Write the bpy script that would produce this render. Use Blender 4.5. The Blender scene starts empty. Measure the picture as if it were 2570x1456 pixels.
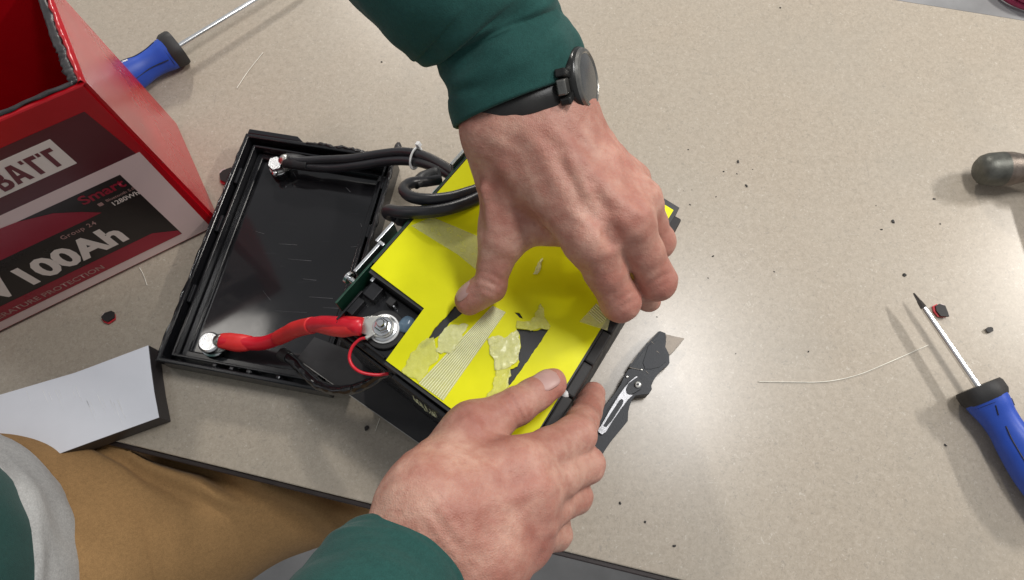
import bpy, bmesh, math, random
import numpy as np
from mathutils import Vector, Matrix, noise

random.seed(7)
np.random.seed(7)
scene = bpy.context.scene
COL = scene.collection

# ------------------------------------------------------------------ camera
# picture frame 2570 x 1456; f = focal length in those pixels; the plumb point under the lens is at (NX, NY)
FW, FH, FOC = 2570.0, 1456.0, 1600.0
CX, CY, NX, NY = 1285.0, 728.0, 1300.0, 1350.0
CAMZ = 0.580                                    # lens height above the bench top (m)
_d = np.array([(NX - CX) / FOC, -(NY - CY) / FOC, -1.0]); _d /= np.linalg.norm(_d)
_Z = -_d
_X = np.array([1.0, 0, 0]); _X -= _X.dot(_Z) * _Z; _X /= np.linalg.norm(_X)
_Y = np.cross(_Z, _X)
ROT = np.array([_X, _Y, _Z])                    # camera axes -> world axes


def at(x, y, z=0.0):
    """world point that lies at height z on the line of sight of picture point (x, y)"""
    r = ROT @ np.array([(x - CX) / FOC, -(y - CY) / FOC, -1.0])
    t = (CAMZ - z) / -r[2]
    return Vector((r[0] * t, r[1] * t, z))


cam_data = bpy.data.cameras.new('camera')
cam = bpy.data.objects.new('camera', cam_data)
COL.objects.link(cam)
cam.matrix_world = Matrix.Translation((0, 0, CAMZ)) @ Matrix(ROT.tolist()).to_4x4()
cam_data.sensor_width = 36.0
cam_data.lens = FOC / FW * 36.0
cam_data.clip_start = 0.01
cam_data.clip_end = 100.0
scene.camera = cam

# ------------------------------------------------------------------ world, lamps, exposure
world = bpy.data.worlds.new('World')
scene.world = world
world.use_nodes = True
bg = world.node_tree.nodes['Background']
bg.inputs[0].default_value = (0.95, 0.97, 1.0, 1)
bg.inputs[1].default_value = 0.37


def tube_lamp(x, y, z, power, length=1.25, width=0.14, col=(1.0, 0.95, 0.88)):
    ld = bpy.data.lights.new('fluorescent_lamp', 'AREA')
    ld.shape = 'RECTANGLE'
    ld.size, ld.size_y = width, length
    ld.energy = power
    ld.color = col
    lo = bpy.data.objects.new('fluorescent_lamp', ld)
    COL.objects.link(lo)
    lo.location = (x, y, z)
    return lo


tube_lamp(-2.70, 0.95, 1.55, 6, 0.6)
tube_lamp(-1.03, 0.68, 1.60, 0.9, 0.14, 0.26)
tube_lamp(0.54, 0.55, 1.60, 15, 0.5, 0.16, (1.0, 0.99, 0.98))
tube_lamp(2.55, 1.10, 1.90, 72, 0.6)
tube_lamp(-0.55, 3.00, 1.75, 72, 0.5)
scene.view_settings.view_transform = 'Standard'
scene.view_settings.look = 'None'
scene.view_settings.exposure = 0.0
scene.view_settings.gamma = 1.0
scene.view_settings.use_curve_mapping = False


# ------------------------------------------------------------------ helpers: tagging and mesh building
def tag(o, label=None, cat=None, group=None, kind=None):
    if label: o['label'] = label
    if cat: o['category'] = cat
    if group: o['group'] = group
    if kind: o['kind'] = kind
    return o


def thing(name, label, cat, loc=(0, 0, 0), group=None):
    o = bpy.data.objects.new(name, None)
    o.empty_display_size = 0.02
    COL.objects.link(o)
    o.location = loc
    return tag(o, label, cat, group)


def link(name, me, mat=None, parent=None, smooth=False):
    if mat is not None and len(me.materials) == 0: me.materials.append(mat)
    if smooth:
        me.polygons.foreach_set('use_smooth', [True] * len(me.polygons))
    o = bpy.data.objects.new(name, me)
    COL.objects.link(o)
    if parent is not None:
        o.parent = parent
        o.matrix_parent_inverse = world_of(parent).inverted()
    return o


def world_of(o):
    m = o.matrix_basis.copy()
    if o.parent: m = world_of(o.parent) @ o.matrix_parent_inverse @ m
    return m


def from_bm(name, bm, mat, parent=None, smooth=False):
    me = bpy.data.meshes.new(name)
    bmesh.ops.recalc_face_normals(bm, faces=bm.faces[:])
    bm.to_mesh(me)
    bm.free()
    return link(name, me, mat, parent, smooth)


def bevel_all(bm, w, seg=2):
    if w > 0:
        ed = [e for e in bm.edges if len(e.link_faces) == 2 and e.calc_face_angle(0) > 0.35]
        bmesh.ops.bevel(bm, geom=ed, offset=w, segments=seg, affect='EDGES', profile=0.5, clamp_overlap=True)


def box_bm(bm, M, sx, sy, sz, cx=0, cy=0, cz=0):
    vs = []
    for k in (-1, 1):
        for j in (-1, 1):
            for i in (-1, 1):
                vs.append(bm.verts.new(M @ Vector((cx + i * sx / 2, cy + j * sy / 2, cz + k * sz / 2))))
    for f in ((0, 1, 3, 2), (4, 6, 7, 5), (0, 4, 5, 1), (2, 3, 7, 6), (0, 2, 6, 4), (1, 5, 7, 3)):
        bm.faces.new([vs[i] for i in f])
    return vs


def box(name, M, dims, centre, mat, parent=None, bev=0.0006, smooth=False):
    bm = bmesh.new()
    box_bm(bm, M, *dims, *centre)
    bmesh.ops.recalc_face_normals(bm, faces=bm.faces[:])
    bevel_all(bm, bev)
    return from_bm(name, bm, mat, parent, smooth)


def prism_bm(bm, pts, z0, z1, taper=None):
    """solid between two heights over a ring of xy points (concave rings allowed)"""
    n = len(pts)
    lo = [bm.verts.new((p[0], p[1], z0)) for p in pts]
    tp = taper or pts
    hi = [bm.verts.new((p[0], p[1], z1)) for p in tp]
    for i in range(n):
        j = (i + 1) % n
        bm.faces.new((lo[i], lo[j], hi[j], hi[i]))
    for ring in (lo, hi):
        f = bm.faces.new(ring)
        f.normal_update()
        bmesh.ops.triangulate(bm, faces=[f], ngon_method='EAR_CLIP')


def prism(name, pts, z0, z1, mat, parent=None, bev=0.0):
    bm = bmesh.new()
    prism_bm(bm, pts, z0, z1)
    bmesh.ops.recalc_face_normals(bm, faces=bm.faces[:])
    if bev: bevel_all(bm, bev)
    return from_bm(name, bm, mat, parent)


def plate(name, outer, holes, z0, z1, mat, parent=None, M=None):
    """flat sheet with real holes, from 2D outlines"""
    cu = bpy.data.curves.new(name, 'CURVE')
    cu.dimensions = '2D'
    cu.fill_mode = 'BOTH'
    cu.extrude = (z1 - z0) / 2
    for ring in [outer] + list(holes):
        sp = cu.splines.new('POLY')
        sp.points.add(len(ring) - 1)
        for k, p in enumerate(ring): sp.points[k].co = (p[0], p[1], 0, 1)
        sp.use_cyclic_u = True
    tmp = bpy.data.objects.new('tmp', cu)
    COL.objects.link(tmp)
    dg = bpy.context.evaluated_depsgraph_get()
    dg.update()
    me = bpy.data.meshes.new_from_object(tmp.evaluated_get(dg))
    bpy.data.objects.remove(tmp)
    bpy.data.curves.remove(cu)
    me.transform(Matrix.Translation((0, 0, (z0 + z1) / 2)))
    if M is not None: me.transform(M)
    me.materials.clear()
    me.name = name
    return link(name, me, mat, parent)


def text(name, body, M, height, mat, parent, width=None, bold=0.0, thick=0.0001, spacing=1.0, shear=0.0):
    """flat printed lettering: baseline starts at the origin of M, runs along its x, letters rise along its y"""
    cu = bpy.data.curves.new(name, 'FONT')
    cu.body = body
    cu.size = 1.0
    cu.offset = bold
    cu.extrude = 0.0
    cu.space_character = spacing
    cu.shear = shear
    cu.resolution_u = 3
    tmp = bpy.data.objects.new('tmp', cu)
    COL.objects.link(tmp)
    dg = bpy.context.evaluated_depsgraph_get()
    dg.update()
    me = bpy.data.meshes.new_from_object(tmp.evaluated_get(dg))
    bpy.data.objects.remove(tmp)
    bpy.data.curves.remove(cu)
    co = np.empty(len(me.vertices) * 3)
    me.vertices.foreach_get('co', co)
    co = co.reshape(-1, 3)
    mn, mx = co.min(0), co.max(0)
    sy = height / 0.70
    sx = (width / (mx[0] - mn[0])) if width else sy
    co[:, 0] = (co[:, 0] - mn[0]) * sx
    co[:, 1] = co[:, 1] * sy
    co[:, 2] = thick
    me.vertices.foreach_set('co', co.ravel())
    me.transform(M)
    me.materials.clear()
    me.name = name
    return link(name, me, mat, parent)


def frame_of(t, up=Vector((0, 0, 1))):
    t = t.normalized()
    if abs(t.dot(up)) > 0.97: up = Vector((1, 0, 0))
    x = up.cross(t).normalized()
    return x, t.cross(x).normalized()


def spline(pts, n):
    """Catmull-Rom through 3D points (also carries extra columns)"""
    P = [np.array(p, float) for p in pts]
    P = [2 * P[0] - P[1]] + P + [2 * P[-1] - P[-2]]
    out = []
    segs = len(P) - 3
    for i in range(n):
        u = i / (n - 1) * segs
        k = min(int(u), segs - 1)
        t = u - k
        a, b, c, d = P[k:k + 4]
        out.append(0.5 * (2 * b + (c - a) * t + (2 * a - 5 * b + 4 * c - d) * t * t + (3 * b - a - 3 * c + d) * t ** 3))
    return np.array(out)


def tube(name, pts, r, mat, parent=None, n=40, sides=14, flat=1.0, wob=0.0, seed=0):
    """round cable through points; r number or list (per control point)"""
    rr = r if isinstance(r, (list, tuple)) else [r] * len(pts)
    S = spline([tuple(p) + (q,) for p, q in zip(pts, rr)], n)
    bm = bmesh.new()
    rings = []
    up = Vector((0, 0, 1))
    x = None
    for i in range(n):
        a, b = S[max(i - 1, 0)][:3], S[min(i + 1, n - 1)][:3]
        t = Vector(b - a).normalized()
        if x is None:
            x, y = frame_of(t)
        else:
            x = (x - t * x.dot(t)).normalized()
            y = t.cross(x)
        ring = []
        for k in range(sides):
            th = 2 * math.pi * k / sides
            q = S[i][3] * (1 + wob * noise.noise(Vector((i * 0.16, math.cos(th) * 0.9 + 3, math.sin(th) * 0.9 + seed * 7.1))))
            ring.append(bm.verts.new(Vector(S[i][:3]) + (x * math.cos(th) + y * math.sin(th) * flat) * q))
        rings.append(ring)
    for i in range(n - 1):
        for k in range(sides):
            m = (k + 1) % sides
            bm.faces.new((rings[i][k], rings[i][m], rings[i + 1][m], rings[i + 1][k]))
    bm.faces.new(rings[0]); bm.faces.new(rings[-1])
    return from_bm(name, bm, mat, parent, True)


def lathe(name, prof, M, mat, parent=None, sides=40, smooth=True, star=None):
    """prof = [(along z, radius)]; star(z, angle) scales the radius"""
    bm = bmesh.new()
    rings = []
    for z, r in prof:
        ring = []
        for k in range(sides):
            th = 2 * math.pi * k / sides
            q = r * (star(z, th) if star else 1.0)
            ring.append(bm.verts.new(M @ Vector((q * math.cos(th), q * math.sin(th), z))))
        rings.append(ring)
    for i in range(len(rings) - 1):
        for k in range(sides):
            m = (k + 1) % sides
            bm.faces.new((rings[i][k], rings[i][m], rings[i + 1][m], rings[i + 1][k]))
    bm.faces.new(rings[0]); bm.faces.new(rings[-1])
    o = from_bm(name, bm, mat, parent, smooth)
    if smooth: auto(o, 40)
    return o


def auto(o, deg=35):
    """sharp edges where faces meet at a steep angle"""
    me = o.data
    bm = bmesh.new(); bm.from_mesh(me)
    lim = math.radians(deg)
    for e in bm.edges:
        e.smooth = not (len(e.link_faces) == 2 and e.calc_face_angle(0) > lim)
    for f in bm.faces: f.smooth = True
    bm.to_mesh(me); bm.free()


def axes(origin, zdir, xhint=Vector((0, 0, 1))):
    z = zdir.normalized()
    x = (xhint - z * xhint.dot(z)).normalized()
    y = z.cross(x)
    M = Matrix((x, y, z)).transposed().to_4x4()
    M.translation = origin
    return M


def rough_ring(pts, amp, step, seed=0, closed=True):
    """subdivide a ring and make it ragged"""
    out = []
    n = len(pts)
    for i in range(n if closed else n - 1):
        a, b = Vector(pts[i][:2]), Vector(pts[(i + 1) % n][:2])
        d = b - a
        k = max(1, int(d.length / step))
        nr = Vector((-d.y, d.x)).normalized() if d.length > 0 else Vector((0, 0))
        for j in range(k):
            p = a + d * j / k
            w = noise.noise(Vector((p.x * 160, p.y * 160, seed * 3.7))) + 0.6 * noise.noise(Vector((p.x * 520, p.y * 520, seed * 9.1)))
            out.append(p + nr * amp * w)
    return out


# ------------------------------------------------------------------ materials
def base_mat(name, col, rough=0.5, metal=0.0, spec=0.5, coat=0.0):
    m = bpy.data.materials.new(name)
    m.use_nodes = True
    b = m.node_tree.nodes['Principled BSDF']
    b.inputs['Base Color'].default_value = (*col, 1)
    b.inputs['Roughness'].default_value = rough
    b.inputs['Metallic'].default_value = metal
    b.inputs['Specular IOR Level'].default_value = spec
    if coat:
        b.inputs['Coat Weight'].default_value = coat
        b.inputs['Coat Roughness'].default_value = 0.12
    return m, m.node_tree, b


def nd(nt, t, **kw):
    n = nt.nodes.new(t)
    for k, v in kw.items():
        if k in n.inputs: n.inputs[k].default_value = v
        else: setattr(n, k, v)
    return n


def coords(nt, scale=(1, 1, 1), rot=(0, 0, 0)):
    tc = nd(nt, 'ShaderNodeTexCoord')
    mp = nd(nt, 'ShaderNodeMapping')
    mp.inputs['Scale'].default_value = scale
    mp.inputs['Rotation'].default_value = rot
    nt.links.new(tc.outputs['Object'], mp.inputs['Vector'])
    return mp.outputs['Vector']


def ramp(nt, fac, stops):
    r = nd(nt, 'ShaderNodeValToRGB')
    el = r.color_ramp.elements
    while len(el) < len(stops): el.new(0.5)
    for e, (p, c) in zip(el, stops):
        e.position = p
        e.color = (*c, 1) if len(c) == 3 else c
    nt.links.new(fac, r.inputs['Fac'])
    return r.outputs['Color']


def mix(nt, fac, a, b, mode='MIX'):
    m = nd(nt, 'ShaderNodeMix', data_type='RGBA', blend_type=mode)
    for s, v in ((m.inputs[0], fac), (m.inputs[6], a), (m.inputs[7], b)):
        if hasattr(v, 'links') or hasattr(v, 'is_linked'): nt.links.new(v, s)
        else: s.default_value = v if not isinstance(v, tuple) else ((*v, 1) if len(v) == 3 else v)
    return m.outputs[2]


def bump(nt, b, height, strength=0.3, dist=0.001):
    n = nd(nt, 'ShaderNodeBump')
    n.inputs['Strength'].default_value = strength
    n.inputs['Distance'].default_value = dist
    nt.links.new(height, n.inputs['Height'])
    nt.links.new(n.outputs['Normal'], b.inputs['Normal'])
    return n


def worn(name, col, rough=0.4, metal=0.0, spec=0.5, var=0.25, scale=60, bstr=0.15, rvar=0.15, coat=0.0, bscale=None):
    """a plain surface with mild colour drift, uneven gloss and a fine grain"""
    m, nt, b = base_mat(name, col, rough, metal, spec, coat)
    v = coords(nt)
    n1 = nd(nt, 'ShaderNodeTexNoise', Scale=scale, Detail=6.0, Roughness=0.6)
    nt.links.new(v, n1.inputs['Vector'])
    lo = tuple(c * (1 - var) for c in col)
    hi = tuple(min(1, c * (1 + var)) for c in col)
    nt.links.new(ramp(nt, n1.outputs['Fac'], [(0.3, lo), (0.7, hi)]), b.inputs['Base Color'])
    mr = nd(nt, 'ShaderNodeMapRange')
    mr.inputs[3].default_value = max(0.02, rough - rvar)
    mr.inputs[4].default_value = min(1, rough + rvar)
    nt.links.new(n1.outputs['Fac'], mr.inputs[0])
    nt.links.new(mr.outputs[0], b.inputs['Roughness'])
    n2 = nd(nt, 'ShaderNodeTexNoise', Scale=bscale or scale * 12, Detail=4.0)
    nt.links.new(v, n2.inputs['Vector'])
    bump(nt, b, n2.outputs['Fac'], bstr, 0.0006)
    return m


def laminate():
    m, nt, b = base_mat('laminate', (0.42, 0.36, 0.29), 0.30, 0, 0.5)
    v = coords(nt)
    big = nd(nt, 'ShaderNodeTexNoise', Scale=9.0, Detail=4.0, Roughness=0.55)
    mid = nd(nt, 'ShaderNodeTexNoise', Scale=185.0, Detail=5.0, Roughness=0.65, Distortion=0.8)
    fine = nd(nt, 'ShaderNodeTexNoise', Scale=420.0, Detail=3.0, Roughness=0.6, Distortion=1.2)
    fleck = nd(nt, 'ShaderNodeTexNoise', Scale=260.0, Detail=2.0, Roughness=0.4, Distortion=2.0)
    for n in (big, mid, fine, fleck): nt.links.new(v, n.inputs['Vector'])
    c = ramp(nt, mid.outputs['Fac'], [(0.30, (0.335, 0.285, 0.222)), (0.5, (0.395, 0.337, 0.264)), (0.70, (0.445, 0.385, 0.308))])
    c = mix(nt, 0.30, c, ramp(nt, fine.outputs['Fac'], [(0.35, (0.30, 0.255, 0.20)), (0.65, (0.50, 0.44, 0.37))]))
    c = mix(nt, ramp(nt, fleck.outputs['Fac'], [(0.30, (0.55,) * 3), (0.37, (0,) * 3)]), c, (0.25, 0.225, 0.19))
    c = mix(nt, ramp(nt, fleck.outputs['Fac'], [(0.665, (0,) * 3), (0.73, (0.6,) * 3)]), c, (0.58, 0.54, 0.47))
    c = mix(nt, ramp(nt, big.outputs['Fac'], [(0.35, (0.0,) * 3), (0.7, (0.16,) * 3)]), c, (0.36, 0.345, 0.30))
    # faint rub marks and scratches
    vs = coords(nt, (9, 260, 1), (0, 0, 0.5))
    sc = nd(nt, 'ShaderNodeTexNoise', Scale=1.6, Detail=2.0)
    nt.links.new(vs, sc.inputs['Vector'])
    c = mix(nt, ramp(nt, sc.outputs['Fac'], [(0.70, (0,) * 3), (0.76, (0.16,) * 3)]), c, (0.62, 0.58, 0.52))
    vs2 = coords(nt, (150, 6, 1), (0, 0, 0.22))
    sc2 = nd(nt, 'ShaderNodeTexNoise', Scale=1.3, Detail=3.0, Distortion=0.3)
    nt.links.new(vs2, sc2.inputs['Vector'])
    c = mix(nt, ramp(nt, sc2.outputs['Fac'], [(0.71, (0,) * 3), (0.75, (0.22,) * 3)]), c, (0.24, 0.21, 0.18))
    sm = nd(nt, 'ShaderNodeTexNoise', Scale=4.2, Detail=7.0, Roughness=0.7, Distortion=0.6)
    nt.links.new(v, sm.inputs['Vector'])
    c = mix(nt, ramp(nt, sm.outputs['Fac'], [(0.52, (0,) * 3), (0.74, (0.34,) * 3)]), c, (0.27, 0.245, 0.205))
    nt.links.new(c, b.inputs['Base Color'])
    mr = nd(nt, 'ShaderNodeMapRange')
    mr.inputs[3].default_value, mr.inputs[4].default_value = 0.24, 0.36
    nt.links.new(big.outputs['Fac'], mr.inputs[0])
    nt.links.new(mr.outputs[0], b.inputs['Roughness'])
    bump(nt, b, mid.outputs['Fac'], 0.06, 0.0004)
    return m


def skin_mat():
    m, nt, b = base_mat('skin', (0.50, 0.27, 0.19), 0.52, 0, 0.4)
    v = coords(nt)
    att = nd(nt, 'ShaderNodeAttribute', attribute_name='flush')
    n1 = nd(nt, 'ShaderNodeTexNoise', Scale=38.0, Detail=5.0, Roughness=0.6)
    n2 = nd(nt, 'ShaderNodeTexNoise', Scale=170.0, Detail=4.0, Roughness=0.65)
    for n in (n1, n2): nt.links.new(v, n.inputs['Vector'])
    c = ramp(nt, n1.outputs['Fac'], [(0.34, (0.37, 0.155, 0.115)), (0.5, (0.465, 0.238, 0.180)), (0.64, (0.545, 0.315, 0.24))])
    c = mix(nt, ramp(nt, n2.outputs['Fac'], [(0.45, (0,) * 3), (0.70, (0.5,) * 3)]), c, (0.38, 0.145, 0.105))
    sp = nd(nt, 'ShaderNodeTexNoise', Scale=150.0, Detail=1.0)
    nt.links.new(v, sp.inputs['Vector'])
    c = mix(nt, ramp(nt, sp.outputs['Fac'], [(0.75, (0,) * 3), (0.80, (0.4,) * 3)]), c, (0.30, 0.12, 0.08))
    sep = nd(nt, 'ShaderNodeSeparateColor')
    nt.links.new(att.outputs['Color'], sep.inputs[0])
    c = mix(nt, sep.outputs[0], c, (0.46, 0.160, 0.128))
    c = mix(nt, sep.outputs[1], c, (0.40, 0.235, 0.19))  # second channel: painted shade in the skin creases
    nt.links.new(c, b.inputs['Base Color'])
    b.inputs['Subsurface Weight'].default_value = 0.10
    b.inputs['Subsurface Radius'].default_value = (1.0, 0.35, 0.2)
    b.inputs['Subsurface Scale'].default_value = 0.004
    vo = nd(nt, 'ShaderNodeTexVoronoi', Scale=720.0, feature='DISTANCE_TO_EDGE')
    wr = nd(nt, 'ShaderNodeTexNoise', Scale=260.0, Detail=6.0, Distortion=0.6)
    nt.links.new(v, vo.inputs['Vector']); nt.links.new(v, wr.inputs['Vector'])
    h = nd(nt, 'ShaderNodeMath', operation='MULTIPLY_ADD')
    h.inputs[1].default_value = 0.5
    nt.links.new(vo.outputs['Distance'], h.inputs[0]); nt.links.new(wr.outputs['Fac'], h.inputs[2])
    bump(nt, b, h.outputs[0], 0.55, 0.0009)
    return m


def cloth_mat(name, col, weave=1500, var=0.18, sheen=0.08):
    m, nt, b = base_mat(name, col, 0.9, 0, 0.2)
    v = coords(nt)
    n1 = nd(nt, 'ShaderNodeTexNoise', Scale=22.0, Detail=6.0, Roughness=0.6)
    n2 = nd(nt, 'ShaderNodeTexNoise', Scale=weave, Detail=2.0)
    for n in (n1, n2): nt.links.new(v, n.inputs['Vector'])
    lo = tuple(c * (1 - var) for c in col); hi = tuple(c * (1 + var) for c in col)
    c = ramp(nt, n1.outputs['Fac'], [(0.3, lo), (0.7, hi)])
    n3 = nd(nt, 'ShaderNodeTexNoise', Scale=330.0, Detail=4.0, Roughness=0.7)
    nt.links.new(v, n3.inputs['Vector'])
    c = mix(nt, 0.35, c, ramp(nt, n3.outputs['Fac'], [(0.32, tuple(x * 0.6 for x in col)), (0.68, tuple(x * 1.4 for x in col))]))
    c = mix(nt, 0.25, c, ramp(nt, n2.outputs['Fac'], [(0.35, tuple(x * 0.6 for x in col)), (0.65, tuple(x * 1.35 for x in col))]))
    nt.links.new(c, b.inputs['Base Color'])
    b.inputs['Sheen Weight'].default_value = sheen
    b.inputs['Sheen Roughness'].default_value = 0.5
    bump(nt, b, n2.outputs['Fac'], 0.3, 0.0008)
    return m


def gloss_black(name, rough=0.16, scratch=True, col=(0.012, 0.012, 0.014)):
    m, nt, b = base_mat(name, col, rough, 0, 0.5)
    v = coords(nt)
    n1 = nd(nt, 'ShaderNodeTexNoise', Scale=45.0, Detail=6.0, Roughness=0.65)
    nt.links.new(v, n1.inputs['Vector'])
    mr = nd(nt, 'ShaderNodeMapRange')
    mr.inputs[1].default_value, mr.inputs[2].default_value = 0.3, 0.75
    mr.inputs[3].default_value, mr.inputs[4].default_value = rough * 0.9, rough * 1.7
    nt.links.new(n1.outputs['Fac'], mr.inputs[0])
    nt.links.new(mr.outputs[0], b.inputs['Roughness'])
    vs = coords(nt, (14, 190, 40), (0, 0, -0.12))
    sc = nd(nt, 'ShaderNodeTexNoise', Scale=1.0, Detail=3.0, Distortion=0.5)
    nt.links.new(vs, sc.inputs['Vector'])
    c = mix(nt, ramp(nt, sc.outputs['Fac'], [(0.66, (0,) * 3), (0.80, (0.35 if scratch else 0.0,) * 3)]), (*col, 1), (0.09, 0.09, 0.10))
    nt.links.new(c, b.inputs['Base Color'])
    n3 = nd(nt, 'ShaderNodeTexNoise', Scale=26.0, Detail=3.0)
    nt.links.new(v, n3.inputs['Vector'])
    bump(nt, b, n3.outputs['Fac'], 0.02, 0.0006)
    return m


def clear_film(name, col, alpha, rough=0.25):
    m, nt, b = base_mat(name, col, rough, 0, 0.5)
    v = coords(nt)
    n1 = nd(nt, 'ShaderNodeTexNoise', Scale=160.0, Detail=5.0, Roughness=0.65)
    nt.links.new(v, n1.inputs['Vector'])
    mr = nd(nt, 'ShaderNodeMapRange')
    mr.inputs[1].default_value, mr.inputs[2].default_value = 0.3, 0.7
    mr.inputs[3].default_value, mr.inputs[4].default_value = alpha * 0.7, min(1, alpha * 1.25)
    nt.links.new(n1.outputs['Fac'], mr.inputs[0])
    nt.links.new(mr.outputs[0], b.inputs['Alpha'])
    bump(nt, b, n1.outputs['Fac'], 0.2, 0.0004)
    return m


MAT = {}
MAT['laminate'] = laminate()
MAT['skin'] = skin_mat()
MAT['nail'] = worn('nail', (0.50, 0.31, 0.275), 0.38, 0, 0.35, 0.08, 90, 0.05, 0.05)
MAT['edge'] = worn('edge_banding', (0.022, 0.014, 0.013), 0.45)
MAT['floor'] = worn('floor', (0.26, 0.262, 0.268), 0.5, 0, 0.4, 0.22, 5, 0.1, 0.1, bscale=40)
MAT['steel_leg'] = worn('bench_steel', (0.10, 0.10, 0.105), 0.5, 0.6)
MAT['green_cloth'] = cloth_mat('green_sweatshirt', (0.016, 0.068, 0.060))
MAT['tan_cloth'] = cloth_mat('tan_canvas', (0.30, 0.176, 0.074), 1300, 0.14, 0.05)
MAT['grey_cloth'] = cloth_mat('grey_jersey', (0.40, 0.40, 0.39), 900, 0.12)
MAT['red_plastic'] = worn('red_plastic', (0.42, 0.003, 0.009), 0.24, 0, 0.42, 0.06, 30, 0.02, 0.05)
MAT['tear'] = worn('torn_black_sealant', (0.028, 0.026, 0.027), 0.38, 0, 0.5, 0.5, 120, 0.25, 0.2)
MAT['label_white'] = worn('label_white', (0.74, 0.55, 0.53), 0.3, 0, 0.5, 0.03, 20, 0.02, 0.03)
MAT['label_maroon'] = worn('label_maroon', (0.085, 0.008, 0.014), 0.28, 0, 0.5, 0.15, 12, 0.02, 0.03)
MAT['label_black'] = worn('label_black', (0.016, 0.010, 0.010), 0.28, 0, 0.5, 0.3, 14, 0.02, 0.03)
MAT['label_red'] = worn('label_red', (0.30, 0.008, 0.028), 0.28, 0, 0.5, 0.1, 12, 0.02, 0.03)
MAT['label_ink'] = worn('label_ink', (0.13, 0.016, 0.026), 0.28, 0, 0.5, 0.1, 12, 0.02, 0.03)
MAT['label_print'] = worn('label_print', (0.80, 0.68, 0.62), 0.3, 0, 0.5, 0.03, 20, 0.02, 0.03)
MAT['label_print_dim'] = worn('label_print_dim', (0.40, 0.22, 0.20), 0.3, 0, 0.5, 0.03, 20, 0.02, 0.03)
MAT['lid'] = gloss_black('lid_plastic', 0.075, col=(0.016, 0.016, 0.018))
MAT['lid_rim'] = gloss_black('lid_rim_plastic', 0.13, False)
MAT['black_wrap'] = gloss_black('black_wrap', 0.2, False)
MAT['wire_wrap'] = gloss_black('wire_wrap', 0.09, False)
MAT['black_board'] = worn('black_fibre_board', (0.028, 0.028, 0.030), 0.5, 0, 0.5, 0.15, 60, 0.1, 0.08)
MAT['board_edge'] = worn('board_cut_edge', (0.45, 0.45, 0.43), 0.6)
MAT['yellow'] = worn('yellow_fibre_board', (0.84, 0.83, 0.004), 0.40, 0, 0.25, 0.09, 14, 0.10, 0.14)
MAT['film'] = clear_film('strapping_tape_film', (0.80, 0.80, 0.46), 0.42, 0.2)
MAT['film_dull'] = clear_film('dull_tape_film', (0.92, 0.91, 0.46), 0.34, 0.3)
MAT['film_rib'] = worn('glass_filament', (0.82, 0.82, 0.50), 0.3, 0, 0.5, 0.1, 100, 0.1)
MAT['residue'] = clear_film('torn_glue_film', (0.92, 0.92, 0.24), 0.50, 0.3)
MAT['residue_pale'] = clear_film('torn_glue_film_pale', (0.95, 0.95, 0.46), 0.62, 0.3)
MAT['cable_black'] = worn('black_cable', (0.020, 0.020, 0.024), 0.36, 0, 0.5, 0.2, 60, 0.08, 0.06)
MAT['shrink_black'] = worn('black_shrink_sleeve', (0.022, 0.022, 0.024), 0.5, 0, 0.5, 0.2, 60, 0.2)
MAT['cable_red'] = worn('red_cable', (0.66, 0.012, 0.028), 0.36, 0, 0.5, 0.08, 60, 0.08, 0.06)
MAT['shrink_red'] = worn('red_shrink_sleeve', (0.74, 0.030, 0.030), 0.42, 0, 0.5, 0.08, 60, 0.15, 0.06)
MAT['zinc'] = worn('zinc_steel', (0.72, 0.73, 0.74), 0.22, 1.0, 0.5, 0.12, 120, 0.08, 0.1)
MAT['tin'] = worn('tinned_lug', (0.70, 0.69, 0.64), 0.3, 1.0, 0.5, 0.12, 160, 0.15, 0.1)
MAT['alu'] = worn('aluminium', (0.74, 0.75, 0.76), 0.32, 1.0, 0.5, 0.08, 80, 0.05, 0.08)
MAT['chrome'] = worn('chrome_shaft', (0.92, 0.92, 0.92), 0.24, 1.0, 0.5, 0.05, 80, 0.03, 0.06)
MAT['dark_tip'] = worn('dark_tip', (0.10, 0.09, 0.085), 0.4, 0.8)
MAT['pcb'] = worn('circuit_board', (0.010, 0.060, 0.035), 0.35, 0, 0.5, 0.3, 90)
MAT['white_plastic'] = worn('white_nylon', (0.75, 0.75, 0.74), 0.4)
MAT['silicone'] = worn('blue_grey_silicone', (0.13, 0.20, 0.27), 0.25)
MAT['blue_grip'] = worn('blue_grip', (0.018, 0.070, 0.42), 0.45, 0, 0.5, 0.08, 60, 0.12, 0.06)
MAT['black_rubber'] = worn('black_rubber', (0.022, 0.021, 0.021), 0.6)
MAT['panel_white'] = worn('panel_white', (0.74, 0.755, 0.81), 0.2, 0, 0.6, 0.05, 12, 0.08, 0.1)
MAT['panel_side'] = worn('panel_side', (0.032, 0.028, 0.030), 0.5)
MAT['knife_body'] = worn('knife_grey_paint', (0.036, 0.038, 0.043), 0.5, 0.1, 0.35, 0.3, 90, 0.25, 0.12)
MAT['knife_dark'] = worn('knife_dark_steel', (0.024, 0.026, 0.030), 0.46, 0.2, 0.4, 0.4, 110, 0.25, 0.12)
MAT['clip_steel'] = worn('clip_steel', (0.30, 0.30, 0.31), 0.38, 0.85, 0.5, 0.45, 160, 0.25, 0.14)
MAT['blade'] = worn('worn_blade', (0.20, 0.17, 0.14), 0.45, 0.5, 0.5, 0.35, 150, 0.2, 0.15)
MAT['hammer'] = worn('rusty_steel', (0.20, 0.165, 0.14), 0.45, 0.7, 0.5, 0.4, 70, 0.4, 0.15)
MAT['hammer_face'] = worn('dull_steel', (0.12, 0.12, 0.105), 0.45, 0.7, 0.5, 0.3, 90, 0.3, 0.12)
MAT['wood'] = worn('ash_handle', (0.28, 0.16, 0.08), 0.5)
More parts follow.
